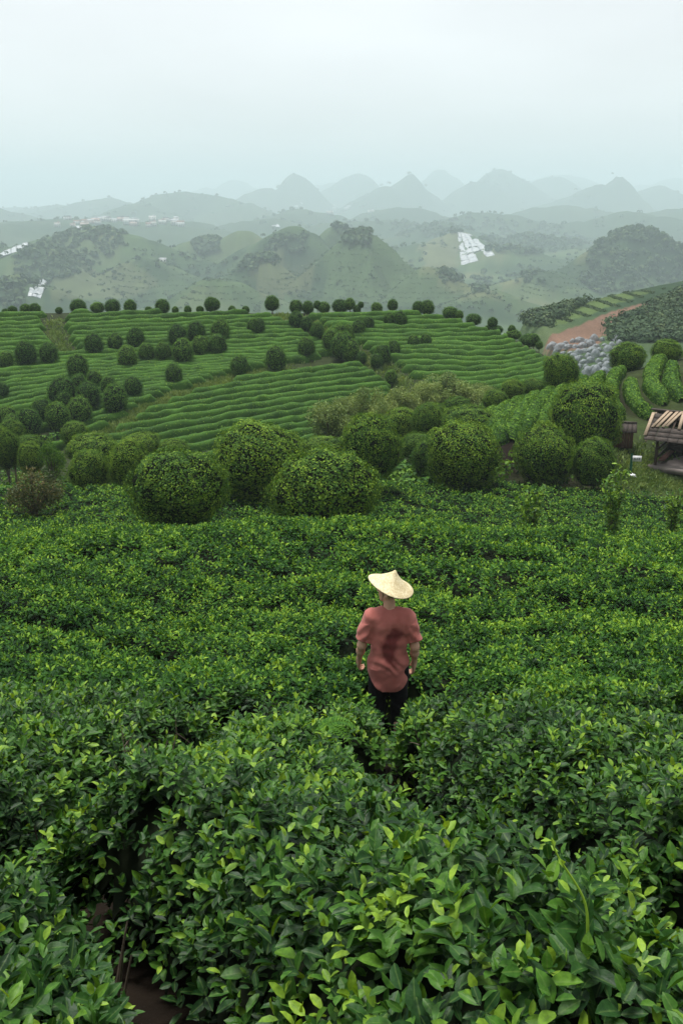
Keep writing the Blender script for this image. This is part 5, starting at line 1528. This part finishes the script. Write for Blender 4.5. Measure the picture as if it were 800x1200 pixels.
def build_person():
    g = float(H(PERSON[0], PERSON[1]))
    FOOT = max(g, -4.89)
    root = empty('person', (PERSON[0], PERSON[1], g))
    root.scale = (0.92, 0.94, 1.0)
    S = 1.0
    B = SDF((-0.46, -0.26, -0.01), (0.46, 0.42, 1.80), 0.0070)
    # legs
    for sx in (-1, 1):
        B.cone((0.095 * sx, 0.0, 0.90), (0.10 * sx, 0.03, 0.48), 0.085, 0.052, 0.03)
        B.cone((0.10 * sx, 0.02, 0.46), (0.105 * sx, -0.02, 0.09), 0.052, 0.034, 0.02)
        B.cone((0.10 * sx, -0.02, 0.36), (0.10 * sx, -0.025, 0.26), 0.05, 0.042, 0.03)
        B.cone((0.105 * sx, -0.035, 0.045), (0.12 * sx, 0.16, 0.035), 0.038, 0.030, 0.02)
    # trunk
    B.cone((-0.07, 0, 0.95), (0.07, 0, 0.95), 0.10, 0.10, 0.05)
    B.cone((0, 0, 0.95), (0, 0.01, 1.15), 0.12, 0.115, 0.05, sq=(1.15, 0.85, 1))
    B.cone((0, 0.01, 1.15), (0, 0.0, 1.34), 0.115, 0.13, 0.05, sq=(1.2, 0.85, 1))
    B.cone((-0.13, 0, 1.395), (0.13, 0, 1.395), 0.065, 0.065, 0.06)
    B.cone((0, -0.01, 1.40), (-0.005, 0.02, 1.56), 0.062, 0.054, 0.03)
    # arms and hands
    arms = {-1: [(-0.185, 0, 1.395), (-0.262, -0.01, 1.135), (-0.285, 0.10, 0.955)], 1: [(0.185, 0, 1.395), (0.245, -0.03, 1.13), (0.250, 0.05, 0.945)]}
    for sx, (sh, el, wr) in arms.items():
        sh, el, wr = map(np.array, (sh, el, wr))
        B.cone(sh, el, 0.052, 0.040, 0.03)
        B.cone(el, el * 0.6 + wr * 0.4, 0.039, 0.037, 0.035); B.cone(el * 0.6 + wr * 0.4, wr, 0.037, 0.025, 0.035)
        d = unit(np.array([-0.04 * sx * -1, 0.32, -0.75]))
        if sx == 1: d = unit(np.array([-0.05, 0.22, -0.85]))
        side = unit(np.cross(d, [1.0, 0, 0]))      # across the knuckles, along the thumb side
        if side[1] < 0: side = -side
        inw = np.array([-sx, 0, 0.0])
        kn = wr + d * 0.085
        B.cone(wr, wr + d * 0.04, 0.024, 0.026, 0.015)
        B.cone(wr + d * 0.03 + side * 0.018, kn + side * 0.026, 0.017, 0.014, 0.012); B.cone(wr + d * 0.03 - side * 0.016, kn - side * 0.026, 0.017, 0.013, 0.012)
        B.cone(wr + d * 0.04, kn, 0.020, 0.016, 0.012)
        for q, ln in zip((-0.030, -0.010, 0.011, 0.031), (0.060, 0.074, 0.080, 0.072)):
            p0 = kn + side * q
            p1 = p0 + unit(d + inw * 0.45) * ln * 0.48
            p2 = p1 + unit(d * 0.35 + inw * 1.0) * ln * 0.34
            p3 = p2 + unit(-d * 0.5 + inw * 0.8) * ln * 0.26
            B.cone(p0, p1, 0.0098, 0.0092, 0.004); B.cone(p1, p2, 0.0092, 0.0086, 0.004); B.cone(p2, p3, 0.0086, 0.0078, 0.004)
        t0 = wr + d * 0.028 + side * 0.024; t1 = t0 + unit(side * 0.9 + d * 0.7 + inw * 0.35) * 0.042; t2 = t1 + unit(d + inw * 0.5) * 0.034
        B.cone(t0, t1, 0.014, 0.0115, 0.008); B.cone(t1, t2, 0.0115, 0.0092, 0.005)
    # head, turned to the left
    fa = R(68)                                    # turned left from straight ahead (+y)
    fw = np.array([-math.sin(fa), math.cos(fa), -0.05]); fw /= np.linalg.norm(fw)
    rt = unit(np.cross(fw, [0, 0, 1.0])); up = np.cross(rt, fw)
    rot = np.c_[rt, fw, up]
    hc = np.array([-0.012, 0.03, 1.665])
    at = lambda r_, f_, u_: hc + rt * r_ + fw * f_ + up * u_
    B.ell(at(0, -0.012, 0.020), (0.074, 0.091, 0.078), 0.02, rot)          # skull
    B.ell(at(0, 0.035, -0.035), (0.060, 0.062, 0.080), 0.025, rot)         # face
    B.cone(at(0, 0.062, -0.100), at(0, 0.074, -0.094), 0.024, 0.020, 0.02)  # chin
    for s_ in (-1, 1): B.cone(at(0.052 * s_, -0.005, -0.062), at(0.018 * s_, 0.066, -0.102), 0.022, 0.018, 0.02)   # jaw
    B.cone(at(0, 0.088, 0.010), at(0, 0.108, -0.030), 0.008, 0.013, 0.010)  # nose
    B.ell(at(0, 0.100, -0.034), (0.017, 0.012, 0.010), 0.008, rot)
    B.cone(at(-0.045, 0.078, 0.022), at(0.045, 0.078, 0.022), 0.010, 0.010, 0.012)   # brow
    for s_ in (-1, 1):
        B.ell(at(0.031 * s_, 0.090, 0.004), (0.016, 0.012, 0.010), 0.008, rot, True)
        B.ell(at(0.031 * s_, 0.078, 0.003), (0.012, 0.012, 0.011), 0.004, rot)
        B.ell(at(0.042 * s_, 0.062, -0.022), (0.016, 0.018, 0.016), 0.012, rot)
        B.ell(at(0.073 * s_, -0.008, -0.012), (0.010, 0.020, 0.032), 0.006, rot)     # ear
        B.ell(at(0.080 * s_, -0.004, -0.012), (0.006, 0.011, 0.018), 0.005, rot, True)
    B.ell(at(0, 0.093, -0.060), (0.021, 0.010, 0.006), 0.005, rot); B.ell(at(0, 0.091, -0.071), (0.019, 0.010, 0.007), 0.005, rot)
    B.ell(at(0, 0.103, -0.0655), (0.022, 0.006, 0.0022), 0.002, rot, True)
    new_obj('body', B.mesh('body', [M_SKIN]), root)
    # hair
    Hh = SDF((-0.16, -0.14, 1.50), (0.14, 0.18, 1.80), 0.005)
    Hh.ell(at(0, -0.018, 0.022), (0.080, 0.096, 0.078), 0.01, rot)
    Hh.ell(at(0, -0.055, -0.030), (0.066, 0.050, 0.060), 0.02, rot)
    for s_ in (-1, 1): Hh.cone(at(0.071 * s_, 0.022, 0.03), at(0.069 * s_, 0.018, -0.022), 0.010, 0.007, 0.01)
    Hh.ell(at(0, 0.105, -0.035), (0.078, 0.065, 0.085), 0.01, rot, True)
    for s_ in (-1, 1): Hh.ell(at(0.078 * s_, -0.006, -0.020), (0.02, 0.020, 0.030), 0.005, rot, True)
    new_obj('hair', Hh.mesh('hair', [M_HAIR]), root)
    # trousers
    T = SDF((-0.26, -0.22, 0.05), (0.26, 0.24, 1.06), 0.010)
    T.cone((-0.07, 0, 0.93), (0.07, 0, 0.93), 0.105, 0.105, 0.04)
    T.cone((0, 0, 0.93), (0, 0.005, 1.03), 0.125, 0.12, 0.04, sq=(1.15, 0.9, 1))
    for sx in (-1, 1):
        T.cone((0.095 * sx, 0.0, 0.90), (0.105 * sx, 0.03, 0.48), 0.105, 0.078, 0.03); T.cone((0.105 * sx, 0.03, 0.48), (0.11 * sx, -0.01, 0.10), 0.078, 0.068, 0.02)
    X, Y, Z = np.meshgrid(*T.ax, indexing='ij')
    T.F += (0.006 * np.sin(Z * 55 + X * 30 + 3 * np.sin(Y * 14)) * (np.abs(Z - 0.5) < 0.12) + 0.003 * np.sin(Z * 34 + Y * 40 + X * 12)).astype(np.float32)
    T.F = np.maximum(T.F, (0.075 - Z).astype(np.float32))
    new_obj('trousers', T.mesh('trousers', [M_TROUSER]), root)
    # shoes
    for sx in (-1, 1):
        K = SDF((0.105 * sx - 0.09, -0.13, -0.005), (0.105 * sx + 0.09, 0.26, 0.14), 0.006)
        K.cone((0.105 * sx, -0.04, 0.06), (0.122 * sx, 0.175, 0.042), 0.048, 0.040, 0.02); K.cone((0.105 * sx, -0.035, 0.07), (0.105 * sx, -0.03, 0.12), 0.048, 0.045, 0.02)
        Z = np.meshgrid(*K.ax, indexing='ij')[2]
        K.F = np.maximum(K.F, (0.008 - Z).astype(np.float32))
        new_obj('shoe', K.mesh('shoe', [M_TROUSER]), root)
    # shirt
    T = SDF((-0.42, -0.28, 0.66), (0.42, 0.26, 1.56), 0.0075)
    T.cone((0, 0.005, 0.66), (0, 0.005, 0.98), 0.176, 0.160, 0.04, sq=(1.18, 0.98, 1))
    T.cone((0, 0.005, 0.98), (0, 0.005, 1.15), 0.160, 0.146, 0.04, sq=(1.18, 0.95, 1))
    T.cone((0, 0.005, 1.15), (0, -0.005, 1.34), 0.143, 0.148, 0.05, sq=(1.25, 0.92, 1))
    T.cone((-0.125, -0.005, 1.40), (0.125, -0.005, 1.40), 0.078, 0.078, 0.05)
    T.cone((-0.06, -0.005, 1.44), (0.06, -0.005, 1.44), 0.068, 0.068, 0.03)
    for sx, (sh, el, wr) in arms.items():
        sh, el = np.array(sh), np.array(el)
        T.cone(sh + [-0.01 * sx, 0, 0.0], sh * 0.18 + el * 0.82 + [0.008 * sx, 0, 0], 0.078, 0.080, 0.035)
    X, Y, Z = np.meshgrid(*T.ax, indexing='ij')
    # folds: drapes fan from the shoulders, gathers at the small of the back
    fold = 0.006 * np.sin(38 * (X * 0.9 + (Z - 1.1) * 0.55) + 4 * np.sin(Z * 7)) * np.exp(-((Z - 1.12) / 0.18) ** 2)
    fold += 0.009 * np.sin(75 * (Z + 0.35 * np.abs(X) + 0.25 * X) + 5 * np.sin(X * 11)) * np.exp(-((Z - 0.985) / 0.055) ** 2) * np.exp(-(X / 0.14) ** 2)
    fold += 0.004 * np.sin(30 * X + 20 * (Z - 1.3) * np.sign(X)) * np.exp(-((Z - 1.30) / 0.10) ** 2)
    fold += 0.006 * np.sin(26 * X + 3 * np.sin(Z * 9)) * (Z < 0.95)
    fold += 0.005 * np.sin(60 * Z + 50 * np.abs(X)) * (np.abs(X) > 0.19) * (Z > 1.1) * (Z < 1.36)
    fold += 0.020 * noise2(X * 9 + Z * 7, Z * 13 - X * 6, 7) * (np.abs(X) < 0.24) + 0.006 * noise2(X * 22 + Z * 9, Z * 26 - X * 20, 9)
    T.F += fold.astype(np.float32)
    hem = 0.735 + 0.12 * np.clip((np.abs(X - 0.01) / 0.20), 0, 1.1) ** 3
    T.F = np.maximum(T.F, np.where((np.abs(X) < 0.24) & (Z < 1.0), hem - Z, -0.05).astype(np.float32))
    for sx, (sh, el, wr) in arms.items():      # straight sleeve ends
        sh, el = np.array(sh), np.array(el); d = unit(el - sh); e = sh * 0.2 + el * 0.8
        pl = (X - e[0]) * d[0] + (Y - e[1]) * d[1] + (Z - e[2]) * d[2]
        reg = (np.hypot(np.hypot(X - e[0], Y - e[1]), Z - e[2]) < 0.14) & (X * sx > 0.165)
        T.F = np.where(reg, np.maximum(T.F, pl.astype(np.float32)), T.F)
    # neck opening
    neck = np.sqrt((X + 0.003) ** 2 + ((Y - 0.015) / 1.0) ** 2) - 0.066
    T.F = np.where(Z > 1.455, np.maximum(T.F, -neck.astype(np.float32)), T.F)
    def damp(V):
        x, y, z = V.T
        u = x - 0.02 - 0.25 * (z - 1.2)
        hw = np.interp(z, [0.92, 1.0, 1.1, 1.2, 1.28, 1.34], [0.0, 0.05, 0.095, 0.115, 0.105, 0.03])
        d = (hw - np.abs(u + 0.02 * np.sin(z * 23))) / 0.05 + 1.8 * fbm(x * 12, z * 12, 5, 4)
        return {'damp': np.clip(sstep(-0.6, 1.3, d), 0, 1) * (y < 0.03) * (z > 0.93) * (z < 1.35) * 0.9}
    new_obj('shirt', T.mesh('shirt', [M_SHIRT], damp), root)
    # conical straw hat, tipped back
    prof = [(0.0, 0.158), (0.006, 0.156), (0.03, 0.126), (0.06, 0.098), (0.10, 0.066), (0.15, 0.034), (0.19, 0.014), (0.222, 0.0), (0.227, -0.004), (0.224, -0.010), (0.19, 0.006), (0.15, 0.026), (0.10, 0.058), (0.06, 0.090), (0.03, 0.118), (0.0, 0.148)]
    k = 48
    an = np.arange(k) * 2 * math.pi / k
    pr = np.array(prof)
    wav = 1 + 0.012 * np.sin(an * 3 + 1)
    V = np.stack([pr[:, 0, None] * np.cos(an) * wav, pr[:, 0, None] * np.sin(an) * wav, pr[:, 1, None] + 0.012 * np.sin(an * 2 + 0.6) * (pr[:, 0, None] / 0.22) ** 2], -1).reshape(-1, 3)
    i, j = np.meshgrid(np.arange(len(pr) - 1), np.arange(k), indexing='ij'); j2 = (j + 1) % k
    Q = np.stack([i * k + j, (i + 1) * k + j, (i + 1) * k + j2, i * k + j2], -1).reshape(-1, 4)
    hat = new_obj('straw_hat', mesh_np('straw_hat', V, [Q], [M_STRAW]), root)
    hat.location = at(0, -0.022, 0.028)
    hat.scale = (0.99, 0.97, 0.93)
    hat.rotation_euler = (R(4), R(17), 0)
    hat['label'] = 'pale conical straw hat'
    mb = MB()
    for s_ in (-1, 1):
        mb.tube([at(0.082 * s_, 0.01, 0.065), at(0.074 * s_, 0.03, -0.03), at(0.05 * s_, 0.05, -0.10), at(0.0, 0.045, -0.13)], 0.0035, 5)
    mb.build('chin_strap', M_STRAP, root)
    tag(root, 'person in a faded red shirt and straw hat standing between tea rows, seen from behind', 'person')
build_person()
print('person', round(time.time() - T0, 1))

# ---------------------------------------------------------------- haze
def haze():
    g = np.array([v.co for v in bpy.data.objects['ground'].data.vertices])
    lo, hi = g.min(0) - [60, 60, 1.0], g.max(0) + [60, 60, 30.0]
    mb = MB(); mb.box((lo + hi) / 2, hi - lo)
    m = bpy.data.materials.new('haze_air'); m.use_nodes = True
    t = m.node_tree; t.nodes.clear()
    v = t.nodes.new('ShaderNodeVolumePrincipled')
    v.inputs['Color'].default_value = (0.79, 0.94, 1.0, 1)
    v.inputs['Density'].default_value = HAZE
    v.inputs['Anisotropy'].default_value = 0.0
    o = t.nodes.new('ShaderNodeOutputMaterial')
    t.links.new(v.outputs[0], o.inputs['Volume'])
    tag(mb.build('haze', m, None, False), kind='stuff')
HAZE = 0.00032
haze()
print('total', round(time.time() - T0, 1))
